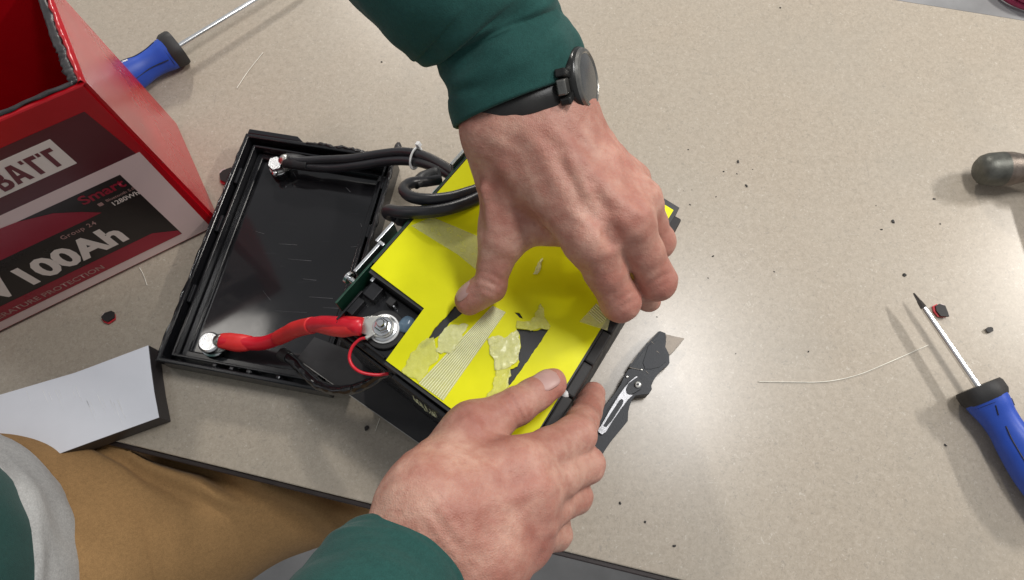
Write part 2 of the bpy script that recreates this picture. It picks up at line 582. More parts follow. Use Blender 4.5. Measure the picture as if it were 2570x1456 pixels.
MAT['watch_case'] = worn('watch_case', (0.035, 0.035, 0.034), 0.25, 0.6, 0.5, 0.2, 120, 0.1)
MAT['watch_steel'] = worn('watch_steel', (0.22, 0.215, 0.20), 0.3, 0.9)
MAT['watch_glass'] = worn('watch_glass', (0.05, 0.053, 0.055), 0.08)
MAT['strap'] = worn('watch_strap', (0.018, 0.017, 0.016), 0.5)
MAT['crumb'] = worn('black_crumb', (0.018, 0.016, 0.015), 0.6)
MAT['chip_red'] = worn('chip_red', (0.50, 0.02, 0.03), 0.4)
MAT['chip_pale'] = worn('chip_pale', (0.6, 0.5, 0.48), 0.5)
MAT['strand'] = worn('clear_strand', (0.80, 0.77, 0.68), 0.3)
MAT['hose'] = worn('red_hose', (0.25, 0.012, 0.055), 0.35)
MAT['scuff'] = worn('pale_scuff', (0.12, 0.12, 0.13), 0.6)
MAT['mark'] = worn('white_print', (0.8, 0.8, 0.82), 0.5)
MAT['black_mark'] = worn('black_print', (0.01, 0.012, 0.03), 0.5)


# ------------------------------------------------------------------ signed distance modelling for the hands
def sd_cone(P, a, b, ra, rb):
    a = np.array(a, np.float32); b = np.array(b, np.float32)
    ab = b - a
    L = float(ab @ ab) + 1e-12
    t = np.clip(((P - a) @ ab) / L, 0, 1)
    q = P - a - t[..., None] * ab
    return np.sqrt((q * q).sum(-1)) - (ra + (rb - ra) * t)


def sd_ell(P, c, M, rad):
    """ellipsoid; M = 3x3 rows are its axes"""
    q = (P - np.array(c, np.float32)) @ np.array(M, np.float32).T
    r = np.array(rad, np.float32)
    k0 = np.sqrt(((q / r) ** 2).sum(-1)) + 1e-9
    k1 = np.sqrt(((q / (r * r)) ** 2).sum(-1)) + 1e-9
    return k0 * (k0 - 1) / k1


def smin(a, b, k):
    h = np.maximum(k - np.abs(a - b), 0) / k
    return np.minimum(a, b) - h * h * k * 0.25


def smax(a, b, k):
    return -smin(-a, -b, k)


def surface_nets(F, org, h):
    """naive surface nets, returns vertices and quads"""
    S = F < 0
    nx, ny, nz = F.shape
    acc = np.zeros((nx - 1, ny - 1, nz - 1, 3), np.float32)
    cnt = np.zeros((nx - 1, ny - 1, nz - 1), np.float32)
    corners = [(i, j, k) for i in (0, 1) for j in (0, 1) for k in (0, 1)]

    def cut(A, c):
        return A[c[0]:nx - 1 + c[0], c[1]:ny - 1 + c[1], c[2]:nz - 1 + c[2]]
    for ax in range(3):
        for c in corners:
            if c[ax]: continue
            e = list(c); e[ax] = 1
            a, b = cut(F, c), cut(F, e)
            m = (a < 0) != (b < 0)
            t = np.where(m, a / np.where(m, a - b, 1), 0)
            for d in range(3):
                acc[..., d] += np.where(m, (t if d == ax else c[d]), 0)
            cnt += m
    act = cnt > 0
    idx = -np.ones(act.shape, np.int64)
    ii = np.argwhere(act)
    idx[act] = np.arange(len(ii))
    V = (acc[act] / cnt[act][:, None] + ii) * h + np.array(org, np.float32)
    quads = []
    for ax in range(3):
        u, v = [d for d in range(3) if d != ax]
        sl = [slice(1, -1)] * 3
        s0, s1 = list(sl), list(sl)
        s0[ax] = slice(0, -1); s1[ax] = slice(1, None)
        A, B = S[tuple(s0)], S[tuple(s1)]
        cr = np.argwhere(A != B)
        base = cr.copy()
        base[:, u] += 1; base[:, v] += 1
        inside = A[A != B]

        def g(du, dv):
            p = base.copy(); p[:, u] -= du; p[:, v] -= dv
            return idx[p[:, 0], p[:, 1], p[:, 2]]
        q = np.stack([g(1, 1), g(0, 1), g(0, 0), g(1, 0)], 1)
        flip = inside if ax != 1 else ~inside
        q[~flip] = q[~flip][:, ::-1]
        quads.append(q)
    return V, np.concatenate(quads)


def build_hand(name, spec, parent, h=0.0011):
    """palm cones, thumb and four fingers, tendons, veins, folds -> one continuous skin"""
    allp = [p for c in spec['palm'] for p in c[:2]] + [p for f in spec['fingers'] for p in f['j']]
    lo = np.min([np.array(p) for p in allp], 0) - 0.032
    hi = np.max([np.array(p) for p in allp], 0) + 0.032
    n = np.ceil((hi - lo) / h).astype(int)
    g = [(lo[d] + h * np.arange(n[d])).astype(np.float32) for d in range(3)]
    P = np.stack(np.meshgrid(*g, indexing='ij'), -1)
    FAR = 0.06

    def near(a, b, r):
        a, b = np.array(a), np.array(b)
        l = np.clip(((np.minimum(a, b) - r - 0.022 - lo) / h).astype(int), 0, n - 1)
        u = np.clip(((np.maximum(a, b) + r + 0.022 - lo) / h).astype(int) + 1, 1, n)
        return tuple(slice(i, j) for i, j in zip(l, u))

    def add(D, a, b, ra, rb, k):
        s = near(a, b, max(ra, rb))
        D[s] = smin(D[s], sd_cone(P[s], a, b, ra, rb), k)

    D = np.full(tuple(n), FAR, np.float32)
    for c in spec['palm']: add(D, *c)
    fing = np.full(tuple(n), FAR, np.float32)
    for f in spec['fingers']:
        d = np.full(tuple(n), FAR, np.float32)
        J, R = f['j'], f['r']
        for i in range(len(J) - 1):
            mid = tuple((Vector(J[i]) + Vector(J[i + 1])) / 2)
            rm = (R[i] + R[i + 1]) / 2 * f.get('waist', 0.965)
            add(d, J[i], mid, R[i], rm, 0.004)
            add(d, mid, J[i + 1], rm, R[i + 1], 0.004)
        fing = smin(fing, d, 0.0034)
    D = smin(D, fing, spec.get('blend', 0.011))
    for c in spec.get('ridges', []): add(D, *c)
    for a, b, ra, rb, k in spec.get('grooves', []):
        s = near(a, b, max(ra, rb))
        D[s] = smax(D[s], -sd_cone(P[s], a, b, ra, rb), k)
    # folds across the back of each joint
    for p, ax, wid, amp, rad in spec.get('folds', []):
        s = near(p, p, rad * 1.6)
        q = P[s] - np.array(p, np.float32)
        t = q @ np.array(ax, np.float32)
        r2 = (q * q).sum(-1)
        D[s] = D[s] + amp * np.exp(-r2 / (rad * rad)) * np.cos(2 * np.pi * t / wid)
    # slow unevenness of flesh
    D += 0.00045 * (np.sin(P[..., 0] * 310 + 2 * np.sin(P[..., 1] * 140)) * np.sin(P[..., 1] * 270 + 1.3) * np.sin(P[..., 2] * 250 + 0.4))
    V, Q = surface_nets(D.astype(np.float32), lo, h)
    me = bpy.data.meshes.new(name)
    me.from_pydata(V.tolist(), [], Q.tolist())
    # pigment: redder knuckles and tips; shade of the skin creases is painted in too
    red = np.zeros(len(V), np.float32); dark = np.zeros(len(V), np.float32)
    for p, rad, w in spec.get('flush', []):
        red = np.maximum(red, w * np.exp(-((V - np.array(p)) ** 2).sum(1) / rad ** 2))
    for p, rad, w in spec.get('crease_shade', []):
        dark = np.maximum(dark, w * np.exp(-((V - np.array(p)) ** 2).sum(1) / rad ** 2))
    ca = me.color_attributes.new('flush', 'FLOAT_COLOR', 'POINT')
    ca.data.foreach_set('color', np.stack([red, dark, np.zeros_like(red), np.ones_like(red)], 1).ravel().astype(np.float32))
    me.update()
    bm = bmesh.new(); bm.from_mesh(me)
    bmesh.ops.recalc_face_normals(bm, faces=bm.faces[:])
    for _ in range(2):
        bmesh.ops.smooth_vert(bm, verts=bm.verts[:], factor=0.4, use_axis_x=True, use_axis_y=True, use_axis_z=True)
    bm.to_mesh(me); bm.free()
    return link(name, me, MAT['skin'], parent, True)


def nail(centre, along, normal, length, width, parent, curve=0.0045):
    """thin curved plate set on the back of the fingertip"""
    a = along.normalized()
    n = (normal - a * normal.dot(a)).normalized()
    s = a.cross(n)
    bm = bmesh.new()
    NU, NV = 14, 14
    top, bot = [], []
    for i in range(NU + 1):
        u = -1 + 2 * i / NU
        row, rowb = [], []
        for j in range(NV + 1):
            w = -1 + 2 * j / NV
            # superellipse outline
            e = (1 - abs(u) ** 3.2) ** (1 / 3.2) if abs(u) < 1 else 0.0
            x = u * length / 2
            y = w * width / 2 * max(e, 0.02)
            zz = -curve * (y / (width / 2)) ** 2 - 0.0012 * (u ** 2) * (1 if u > 0 else 0.6)
            p = centre + a * x + s * y + n * zz
            row.append(bm.verts.new(p)); rowb.append(bm.verts.new(p - n * 0.0012))
        top.append(row); bot.append(rowb)
    for i in range(NU):
        for j in range(NV):
            bm.faces.new((top[i][j], top[i][j + 1], top[i + 1][j + 1], top[i + 1][j]))
            bm.faces.new((bot[i][j], bot[i + 1][j], bot[i + 1][j + 1], bot[i][j + 1]))
    for i in range(NU):
        for R in ((0, 1), (NV, -1)):
            j = R[0]
            bm.faces.new((top[i][j], top[i + 1][j], bot[i + 1][j], bot[i][j]))
    for j in range(NV):
        for i in (0, NU):
            bm.faces.new((top[i][j], bot[i][j], bot[i][j + 1], top[i][j + 1]))
    return from_bm('nail', bm, MAT['nail'], parent, True)


def nail_on(ip, tip, t, r, up_dir, length, width, parent, lift=0.0004, curve=0.004, dip=0.0):
    ip, tip = Vector(ip), Vector(tip)
    d = (tip - ip).normalized()
    n = (up_dir - d * up_dir.dot(d)).normalized()
    c = ip + (tip - ip) * t + n * (r + lift)
    return nail(c, d - n * dip, n, length, width, parent, curve)


def loft(name, ctrl, mat, parent, n=90, sides=96, folds=None, inner=0.003, up=Vector((0, 0, 1)), seed=0, close_end=True, slant=0.0):
    """cloth tube. ctrl rows: (x, y, z, half width, half height); folds(u, angle) adds to the radius.
    The first end is an open hem with real thickness turned inward."""
    S = spline([tuple(c[0]) + (c[1], c[2]) for c in ctrl], n)
    bm = bmesh.new()
    rings = []
    x = None
    for i in range(n):
        t = Vector(S[min(i + 1, n - 1)][:3] - S[max(i - 1, 0)][:3]).normalized()
        if x is None: x, y = frame_of(t, up)
        else:
            x = (x - t * x.dot(t)).normalized(); y = t.cross(x)
        ring = []
        for k in range(sides):
            th = 2 * math.pi * k / sides
            f = folds(i / (n - 1), th) if folds else 0.0
            ring.append(bm.verts.new(Vector(S[i][:3]) - t * (slant * math.cos(th) * max(0, 1 - 3.5 * i / n)) + x * math.cos(th) * (S[i][3] + f) + y * math.sin(th) * (S[i][4] + f)))
        rings.append(ring)
    # hem turned inward
    c0 = Vector(S[0][:3])
    t0 = Vector(S[1][:3] - S[0][:3]).normalized()
    inn = []
    for d, back in ((inner * 0.5, -inner * 0.35), (inner, 0.0), (inner * 1.4, 0.006), (inner * 2.2, 0.014)):
        ring = []
        for v in rings[0]:
            q = v.co - c0
            q = q - t0 * q.dot(t0)
            ring.append(bm.verts.new(v.co - q * (d / max(q.length, 1e-6)) + t0 * back))
        inn.append(ring)
    seq = inn[::-1] + rings
    for i in range(len(seq) - 1):
        for k in range(sides):
            m = (k + 1) % sides
            bm.faces.new((seq[i][k], seq[i][m], seq[i + 1][m], seq[i + 1][k]))
    if close_end: bm.faces.new(rings[-1])
    return from_bm(name, bm, mat, parent, True)


# ================================================================== THE SETTING
# ---- floor
FZ = -0.78
bm = bmesh.new()
box_bm(bm, Matrix(), 9, 9, 0.1, 0, 0, FZ - 0.05)
floor = from_bm('floor', bm, MAT['floor'])
tag(floor, 'smooth grey workshop floor under the bench', None, None, 'structure')

# ---- workbench
A, B = at(300, 1110), at(1420, 1385)
e = (B - A).normalized()                         # along the near edge
nrm = Vector((-e.y, e.x, 0))                     # away from the user
far = (at(2420, 27) - A).dot(nrm)
BM = Matrix((e, nrm, Vector((0, 0, 1)))).transposed().to_4x4()
BM.translation = A
bench = thing('workbench', 'beige speckled laminate workbench with thin dark front edge under everything', 'workbench', A)
LEN, X0 = 2.4, -0.95
bm = bmesh.new()
box_bm(bm, BM, LEN, far, 0.03, X0 + LEN / 2, far / 2, -0.015)
bmesh.ops.recalc_face_normals(bm, faces=bm.faces[:])
bevel_all(bm, 0.0012)
from_bm('bench_top', bm, MAT['laminate'], bench)
box('edge_band', BM, (LEN, 0.0042, 0.028), (X0 + LEN / 2, -0.0023, -0.0165), MAT['edge'], bench, 0.001)
box('edge_band', BM, (LEN, 0.003, 0.028), (X0 + LEN / 2, far + 0.0017, -0.0165), MAT['edge'], bench, 0.001)
for lx in (X0 + 0.06, X0 + LEN - 0.06):
    for ly in (0.30, far - 0.06):
        box('leg', BM, (0.05, 0.05, 0.75), (lx, ly, -0.405), MAT['steel_leg'], bench, 0.002)
box('apron', BM, (LEN - 0.2, 0.03, 0.07), (X0 + LEN / 2, far - 0.10, -0.066), MAT['steel_leg'], bench, 0.002)

# ---- red hose coiled on the floor beyond the bench
hc = at(2600, -45, FZ + 0.02)
pts = []
for k in range(60):
    a = k / 59 * 2 * math.pi * 2.2
    r = 0.105 + 0.010 * math.sin(a * 0.7)
    pts.append(hc + Vector((r * math.cos(a), r * 0.9 * math.sin(a), 0.022 * (k // 28))))
hose = tube('hose', pts, 0.011, MAT['hose'], None, 160, 12)
tag(hose, 'dark red hose coiled on the floor beyond the bench', 'hose')


# ================================================================== RED BATTERY CASE
P0, Q0 = at(558, 565), at(0, 838)
cu_ = (Q0 - P0).normalized()                     # along the label face, away from the near corner
cw_ = Vector((cu_.y, -cu_.x, 0))                 # towards the back
if cw_.y < 0: cw_ = -cw_
cs_ = (at(445, 310) - P0).normalized()           # the end wall runs this way, a little out of square
UPV = Vector((0, 0, 1))
CH, CLEN, CD0, CD1 = 0.210, 0.262, 0.1425, 0.1215
case = thing('battery_case', 'glossy red battery case with cut open top and printed label front', 'battery case', P0)


def cpt(s, w, z):
    """s along the face from the near corner, w towards the back, z up; the near end leans in a little"""
    k = z / CH
    near = 0.004 * k
    return P0 + cu_ * (near + s) + cs_ * (w * (1 - (1 - CD1 / CD0) * k) + 0.0095 * k) + UPV * z


bm = bmesh.new()
WT = 0.0035
z0, z1 = 0.0008, CH


def ring_at(z, inset):
    k = z / CH
    d = CD0
    return [bm.verts.new(cpt(s, w, z)) for s, w in ((inset, inset), (CLEN - inset, inset), (CLEN - inset, d - inset), (inset, d - inset))]


rings = [ring_at(z0, 0.002), ring_at(0.004, 0.0), ring_at(z1 - 0.001, 0.0), ring_at(z1, 0.001), ring_at(z1, WT), ring_at(0.006, WT)]
for i in range(len(rings) - 1):
    for k in range(4):
        m = (k + 1) % 4
        bm.faces.new((rings[i][k], rings[i][m], rings[i + 1][m], rings[i + 1][k]))
bm.faces.new(rings[0]); bm.faces.new(rings[-1])
bmesh.ops.recalc_face_normals(bm, faces=bm.faces[:])
vert_e = [e_ for e_ in bm.edges if abs((e_.verts[0].co - e_.verts[1].co).normalized().z) > 0.8]
bmesh.ops.bevel(bm, geom=vert_e, offset=0.003, segments=4, affect='EDGES')
shell = from_bm('shell', bm, MAT['red_plastic'], case, True); auto(shell, 30)

# ragged black sealant left along the cut, and torn red lip outside it
for path, r, seed in (([(0.0075, 0.006), (0.09, 0.0062), (0.17, 0.006), (0.258, 0.006)], 0.0022, 1),
                      ([(0.0062, 0.004), (0.0075, 0.03), (0.0072, 0.06), (0.0068, 0.138)], 0.0036, 2)):
    pts = [cpt(s, w, CH + 0.0006) for s, w in path]
    t = tube('torn_sealant', pts, r, MAT['tear'], case, 120, 10, 0.45, 0.8, seed)
bm = bmesh.new()
N = 70
rows = []
for i in range(N + 1):
    w = 0.002 + 0.136 * i / N
    j = noise.noise(Vector((w * 130, 1.7, 0))) * 0.0018 + noise.noise(Vector((w * 420, 4.0, 0))) * 0.0008
    hgt = 0.0035 + noise.noise(Vector((w * 90, 9.0, 2.0))) * 0.0025
    rows.append([bm.verts.new(cpt(0.0002, w, CH - 0.002)), bm.verts.new(cpt(0.0012 + j * 0.3, w, CH + hgt)),
                 bm.verts.new(cpt(0.0040 + j, w, CH + hgt * 0.8)), bm.verts.new(cpt(0.0045, w, CH - 0.002))])
for i in range(N):
    for k in range(3): bm.faces.new((rows[i][k], rows[i][k + 1], rows[i + 1][k + 1], rows[i + 1][k]))
from_bm('torn_lip', bm, MAT['red_plastic'], case, True)

# label face frame: lettering runs along -cu, letters rise upwards
fo = cpt(0, 0, 0)
ft = (cpt(0, 0, CH) - cpt(0, 0, 0) - cu_ * 0.004)
fy = ft.normalized()
fx = -cu_
fz = fx.cross(fy).normalized()
FM = Matrix((fx, fy, fz)).transposed().to_4x4()
FM.translation = P0
FMI = FM.inverted()
CAMP = Vector((0, 0, CAMZ))


def face(x, y):
    """label face coordinates seen at picture point (x, y)"""
    d = at(x, y, 0) - CAMP
    t = (P0 - CAMP).dot(fz) / d.dot(fz)
    q = FMI @ (CAMP + d * t)
    return Vector((q.x, q.y))


def printed(name, pts, h, m, parent, thick=0.0003):
    bm = bmesh.new()
    prism_bm(bm, [(p[0], p[1]) for p in pts], h * 0.4, h * 0.4 + thick * 0.3)
    bm.transform(FM)
    return from_bm(name, bm, m, parent)


FL = -CLEN + 0.012
a1, a2 = face(232, 271), face(357, 378)
maroon_top = face(0, 335).y
xr = -0.0100
mt = (a1.y + 0.0)
mb = a2.y
lab = printed('label', [(FL, 0.0045), (xr, 0.0045), (xr, mb), (FL, mb)], 0.0002, MAT['label_white'], case)
printed('label_panel', [(FL, mb), (xr - 0.003, mb), (xr - 0.009, mt), (FL, mt)], 0.0002, MAT['label_maroon'], lab)
# brand panel: white box with dark letters
tr, br = face(156, 335), face(193, 409)
printed('label_panel', [(FL + 0.02, br.y), (br.x, br.y), (br.x, tr.y), (FL + 0.02, tr.y)], 0.0006, MAT['label_print'], lab)
bt, bb = face(145.4, 360.3), face(162.8, 410.3)
lh = bt.y - bb.y
lw = lh * 0.62
lx = bb.x + 0.002


def letter_T(x):
    s = lh
    k = lw
    printed('printed_letter', [(x + k * .34, bb.y), (x + k * .64, bb.y), (x + k * .64, bb.y + s * .80), (x + k * .98, bb.y + s * .80),
                               (x + k * .98, bb.y + s), (x + k * .34, bb.y + s)], 0.001, MAT['label_ink'], lab)
    printed('printed_letter', [(x + k * .02, bb.y + s * .80), (x + k * .22, bb.y + s * .80), (x + k * .22, bb.y + s), (x + k * .02, bb.y + s)], 0.001, MAT['label_ink'], lab)


def letter_A(x):
    k, s = lw * 1.06, lh
    printed('printed_letter', [(x, bb.y), (x + k * .30, bb.y), (x + k * .35, bb.y + s * .22), (x + k * .65, bb.y + s * .22), (x + k * .70, bb.y), (x + k, bb.y),
                               (x + k * .68, bb.y + s), (x + k * .32, bb.y + s)], 0.001, MAT['label_ink'], lab)
    printed('printed_letter', [(x + k * .41, bb.y + s * .42), (x + k * .59, bb.y + s * .42), (x + k * .51, bb.y + s * .76), (x + k * .49, bb.y + s * .76)], 0.0014, MAT['label_print'], lab)


letter_T(lx - lw * 1.0)
letter_T(lx - lw * 2.06)
letter_A(lx - lw * 3.16)
text('printed_letter', 'B', FM @ Matrix.Translation((lx - lw * 4.05, bb.y, 0.00052)), lh, MAT['label_ink'], lab, lw * 0.84, 0.03)

# capacity panel
c1, c2 = face(342, 419), face(417, 605)
bx0 = FL + 0.004
cxr = (c1.x + c2.x) / 2 + 0.001
rb = face(386, 583)
printed('label_panel', [(bx0, c2.y), (cxr, c2.y), (cxr, c1.y), (bx0, c1.y)], 0.0006, MAT['label_black'], lab)
sw = [face(*p) for p in ((0, 573), (43, 556.5), (133, 535), (206, 531.6), (254, 533), (213, 553), (133, 590), (0, 653))]
sl = [(bx0 + 0.004, sw[7].y - 0.002), (bx0 + 0.004, sw[0].y - 0.012)] + [(p.x, p.y) for p in sw[:8]]
printed('printed_swoosh', sl, 0.001, MAT['label_red'], lab)
bh = rb.y - c2.y
printed('label_panel', [(bx0, c2.y + 0.0003), (cxr - 0.0004, c2.y + 0.0003), (cxr - 0.0006, c2.y + bh * 0.35), (rb.x - 0.002, c2.y + bh), (bx0, c2.y + bh)], 0.001, MAT['label_red'], lab)
p1_, p2_ = face(324, 598), face(89.7, 706)
hA = face(40, 669.7).y - p2_.y
wA = face(324, 598).x - face(30, 683).x
yA = (p1_.y + p2_.y) / 2
text('printed_lettering', '100Ah', FM @ Matrix.Translation((p1_.x - wA, yA, 0.00052)), hA * 0.96, MAT['label_print'], lab, wA, 0.042)
text('printed_lettering', '12V', FM @ Matrix.Translation((p1_.x - wA * 1.68, yA, 0.00052)), hA * 0.96, MAT['label_print'], lab, wA * 0.58, 0.042)
g1, g2 = face(156, 600), face(244.3, 561.6)
text('printed_lettering', 'Group 24', FM @ Matrix.Translation((g1.x, (g1.y + g2.y) / 2, 0.00052)), 0.0052, MAT['label_print_dim'], lab, g2.x - g1.x, 0.012, spacing=1.15)
s1, s2 = face(206, 510), face(322, 467)
text('printed_lettering', 'Smart', FM @ Matrix.Translation((s1.x, (s1.y + s2.y) / 2, 0.00052)), 0.0105, MAT['label_red'], lab, s2.x - s1.x, 0.024)
k1, k2 = face(266, 503.4), face(337.4, 471.8)
text('printed_lettering', 'Bluetooth 5.0', FM @ Matrix.Translation((k1.x, (k1.y + k2.y) / 2 - 0.001, 0.00052)), 0.0030, MAT['label_print_dim'], lab, k2.x - k1.x, 0.014)
printed('printed_icon', [(k1.x - 0.0075, k1.y - 0.003), (k1.x - 0.0035, k1.y - 0.003), (k1.x - 0.0035, k1.y + 0.001), (k1.x - 0.0075, k1.y + 0.001)], 0.001, MAT['label_print_dim'], lab)
w1, w2 = face(285.8, 513.4), face(352.3, 486.7)
text('printed_lettering', '1280Wh', FM @ Matrix.Translation((w1.x, (w1.y + w2.y) / 2, 0.00052)), 0.0052, MAT['label_print'], lab, w2.x - w1.x, 0.016)
t1, t2 = face(0, 797), face(264, 674)
tw = (t2.x - t1.x) * 1.50
text('printed_lettering', 'LOW TEMPERATURE PROTECTION', FM @ Matrix.Translation((t2.x - tw * 0.995, (t1.y + t2.y) / 2 + 0.0005, 0.00056)), 0.0064, MAT['label_print_dim'], lab, tw, 0.012)

# ================================================================== BLACK LID WITH TERMINALS
LR = 0.026
la, lb = at(388, 905, LR), at(620, 325, LR)
ly_ = (lb - la); LLEN = ly_.length - 0.004; ly_.normalize()
lx_ = Vector((ly_.y, -ly_.x, 0))
LWID = (at(1000, 370, LR) - lb).dot(lx_)
LM = Matrix((lx_, ly_, UPV)).transposed().to_4x4()
LM.translation = Vector((la.x, la.y, 0))
LMI = LM.inverted()
lid = thing('battery_cover', 'upturned glossy black battery cover tray with two metal terminals, beside the yellow topped pack', 'battery lid', LM.translation.copy())


def lidp(x, y, z):
    q = LMI @ at(x, y, z)
    return q


bm = bmesh.new()
box_bm(bm, LM, LWID - 0.004, LLEN - 0.004, 0.004, LWID / 2, LLEN / 2, 0.0024)
bmesh.ops.recalc_face_normals(bm, faces=bm.faces[:])
bevel_all(bm, 0.001)
from_bm('lid_floor', bm, MAT['lid'], lid)
WTH = 0.0036


def wall(name, x0, x1, y0, y1, z0, z1, bev=0.0009, m='lid_rim'):
    return box(name, LM, (x1 - x0, y1 - y0, z1 - z0), ((x0 + x1) / 2, (y0 + y1) / 2, (z0 + z1) / 2), MAT[m], lid, bev)


# outer rim: four mitred sides in one ring, then the lower inner lip
def rim_ring(name, ins, th, z0, z1, bev):
    bm = bmesh.new()
    o = [(ins, ins), (LWID - ins, ins), (LWID - ins, LLEN - ins), (ins, LLEN - ins)]
    i_ = [(ins + th, ins + th), (LWID - ins - th, ins + th), (LWID - ins - th, LLEN - ins - th), (ins + th, LLEN - ins - th)]
    lv = [[bm.verts.new(LM @ Vector((p[0], p[1], z))) for p in r] for r, z in ((o, z0), (o, z1), (i_, z1), (i_, z0))]
    for k in range(4):
        a_, b_ = lv[k], lv[(k + 1) % 4]
        for q in range(4):
            m = (q + 1) % 4
            bm.faces.new((a_[q], a_[m], b_[m], b_[q]))
    bmesh.ops.recalc_face_normals(bm, faces=bm.faces[:])
    bevel_all(bm, bev, 3)
    return from_bm(name, bm, MAT['lid_rim'], lid)


rim_ring('outer_rim', 0.0, 0.0042, 0.0003, LR, 0.0012)
rim_ring('inner_lip', 0.0085, 0.0024, 0.0046, LR - 0.0065, 0.0007)
rim_ring('inner_step', 0.0112, 0.0065, 0.0047, 0.0092, 0.0012)
# handle block beyond the far end, clips and notches along the sides
prism_pts = [LM @ Vector(p) for p in ((0.001, LLEN + 0.0002, 0), (0.062, LLEN + 0.0002, 0), (0.054, LLEN + 0.0062, 0), (0.001, LLEN + 0.0062, 0))]
prism('handle_block', [(p.x, p.y) for p in prism_pts], 0.002, LR - 0.001, MAT['lid_rim'], lid, 0.0012)
for yy in (0.060, 0.135, 0.19):
    wall('clip_tab', 0.0046, 0.0082, yy, yy + 0.018, 0.006, LR - 0.004)
    wall('clip_tab', LWID - 0.0082, LWID - 0.0046, yy + 0.02, yy + 0.034, 0.006, LR - 0.004)
for xx in (0.05, 0.066, 0.082, 0.11):
    wall('clip_tab', xx, xx + 0.004, 0.0046, 0.0082, 0.006, LR - 0.004)
# ragged sealant on the far and right rims where it was cut
for seg, seed in (([(0.066, LLEN - 0.001), (0.10, LLEN + 0.0002), (0.13, LLEN - 0.001), (LWID - 0.001, LLEN - 0.0015)], 5),
                  ([(LWID - 0.001, LLEN - 0.002), (LWID - 0.0005, 0.2), (LWID - 0.001, 0.12), (LWID - 0.0005, 0.03)], 6),
                  ([(0.001, LLEN - 0.01), (0.0006, 0.17), (0.001, 0.09), (0.0006, 0.008)], 8)):
    pts = [LM @ Vector((p[0], p[1], LR - 0.0005)) for p in seg]
    tube('torn_sealant', pts, 0.0016 if seed != 8 else 0.0009, MAT['tear'] if seed != 8 else MAT['lid_rim'], lid, 140, 8, 0.9, 1.4, seed)
bm = bmesh.new()
bmesh.ops.create_icosphere(bm, subdivisions=2, radius=0.0042)
for v in bm.verts: v.co *= 1 + 0.35 * noise.noise(v.co * 400)
bm.transform(Matrix.Translation(at(1000, 372, 0.028)) @ Matrix.Diagonal((1, 1.5, 1, 1)))
from_bm('sealant_lump', bm, MAT['tear'], lid, True)


def hexbolt(name, M, r, h, parent, m='zinc', sides=6, dome=0.0):
    prof = [(0, r * 0.96), (h * 0.1, r), (h * 0.78, r), (h, r * 0.84)]
    if dome: prof += [(h + dome, r * 0.4)]
    bm = bmesh.new()
    rings = []
    for z, q in prof:
        rings.append([bm.verts.new(M @ Vector((q * math.cos(2 * math.pi * k / sides), q * math.sin(2 * math.pi * k / sides), z))) for k in range(sides)])
    for i in range(len(rings) - 1):
        for k in range(sides):
            mm = (k + 1) % sides
            bm.faces.new((rings[i][k], rings[i][mm], rings[i + 1][mm], rings[i + 1][k]))
    bm.faces.new(rings[0]); bm.faces.new(rings[-1])
    return from_bm(name, bm, MAT[m], parent)


def disc(name, c, r, h, m, parent, r0=0.0, sides=36):
    prof = [(0, r * 0.97), (h * 0.2, r), (h * 0.8, r), (h, r * 0.96)]
    o = lathe(name, prof, Matrix.Translation(c), MAT[m], parent, sides)
    return o


def lug(c, direction, length, wid, parent, z):
    """flat ring tongue with a round crimp barrel"""
    d = Vector((direction.x, direction.y, 0)).normalized()
    s = Vector((-d.y, d.x, 0))
    ring = []
    for k in range(19):
        a = math.pi / 2 + math.pi * k / 18
        ring.append(c + d * (wid * math.cos(a)) + s * (wid * math.sin(a)))
    ring += [c + d * length * 0.5 - s * wid * 0.92, c + d * length - s * wid * 0.7, c + d * length + s * wid * 0.7, c + d * length * 0.5 + s * wid * 0.92]
    o = prism('lug', [(p.x, p.y) for p in ring], z, z + 0.0022, MAT['tin'], parent, 0.0006)
    return o


# near terminal
tz = 0.0205
tb = at(528, 862, tz)
disc('terminal_post', Vector((tb.x, tb.y, 0.0044)), 0.0115, 0.0085, 'lid_rim', lid)
near_t = disc('terminal_washer', Vector((tb.x, tb.y, 0.013)), 0.0112, 0.0018, 'zinc', lid)
Md = Matrix.Translation((tb.x, tb.y, 0.0172)) @ Matrix.Rotation(0.047, 4, 'Y') @ Matrix.Rotation(-0.033, 4, 'X')
hexbolt('terminal_bolt', Md, 0.0098, 0.0085, lid, 'zinc', 28)
# far terminal
ta = at(694, 412, tz)
disc('terminal_post', Vector((ta.x, ta.y, 0.0044)), 0.0105, 0.0085, 'lid_rim', lid)
disc('terminal_washer', Vector((ta.x, ta.y, 0.013)), 0.0095, 0.0018, 'zinc', lid)
hexbolt('terminal_bolt', Matrix.Translation((ta.x, ta.y, 0.0172)) @ Matrix.Rotation(0.20, 4, 'X') @ Matrix.Rotation(0.3, 4, 'Z'), 0.0085, 0.0078, lid, 'zinc', 6)
for k in range(3):
    a = 0.4 + k * 2.0
    bm = bmesh.new()
    bmesh.ops.create_icosphere(bm, subdivisions=2, radius=0.0036)
    for v in bm.verts: v.co *= 1 + 0.3 * noise.noise(v.co * 500 + Vector((k * 9, 0, 0)))
    bm.transform(Matrix.Translation((ta.x + 0.006 * math.cos(a), ta.y + 0.006 * math.sin(a) - 0.003, 0.0165)))
    from_bm('solder_lump', bm, MAT['zinc'], lid, True)

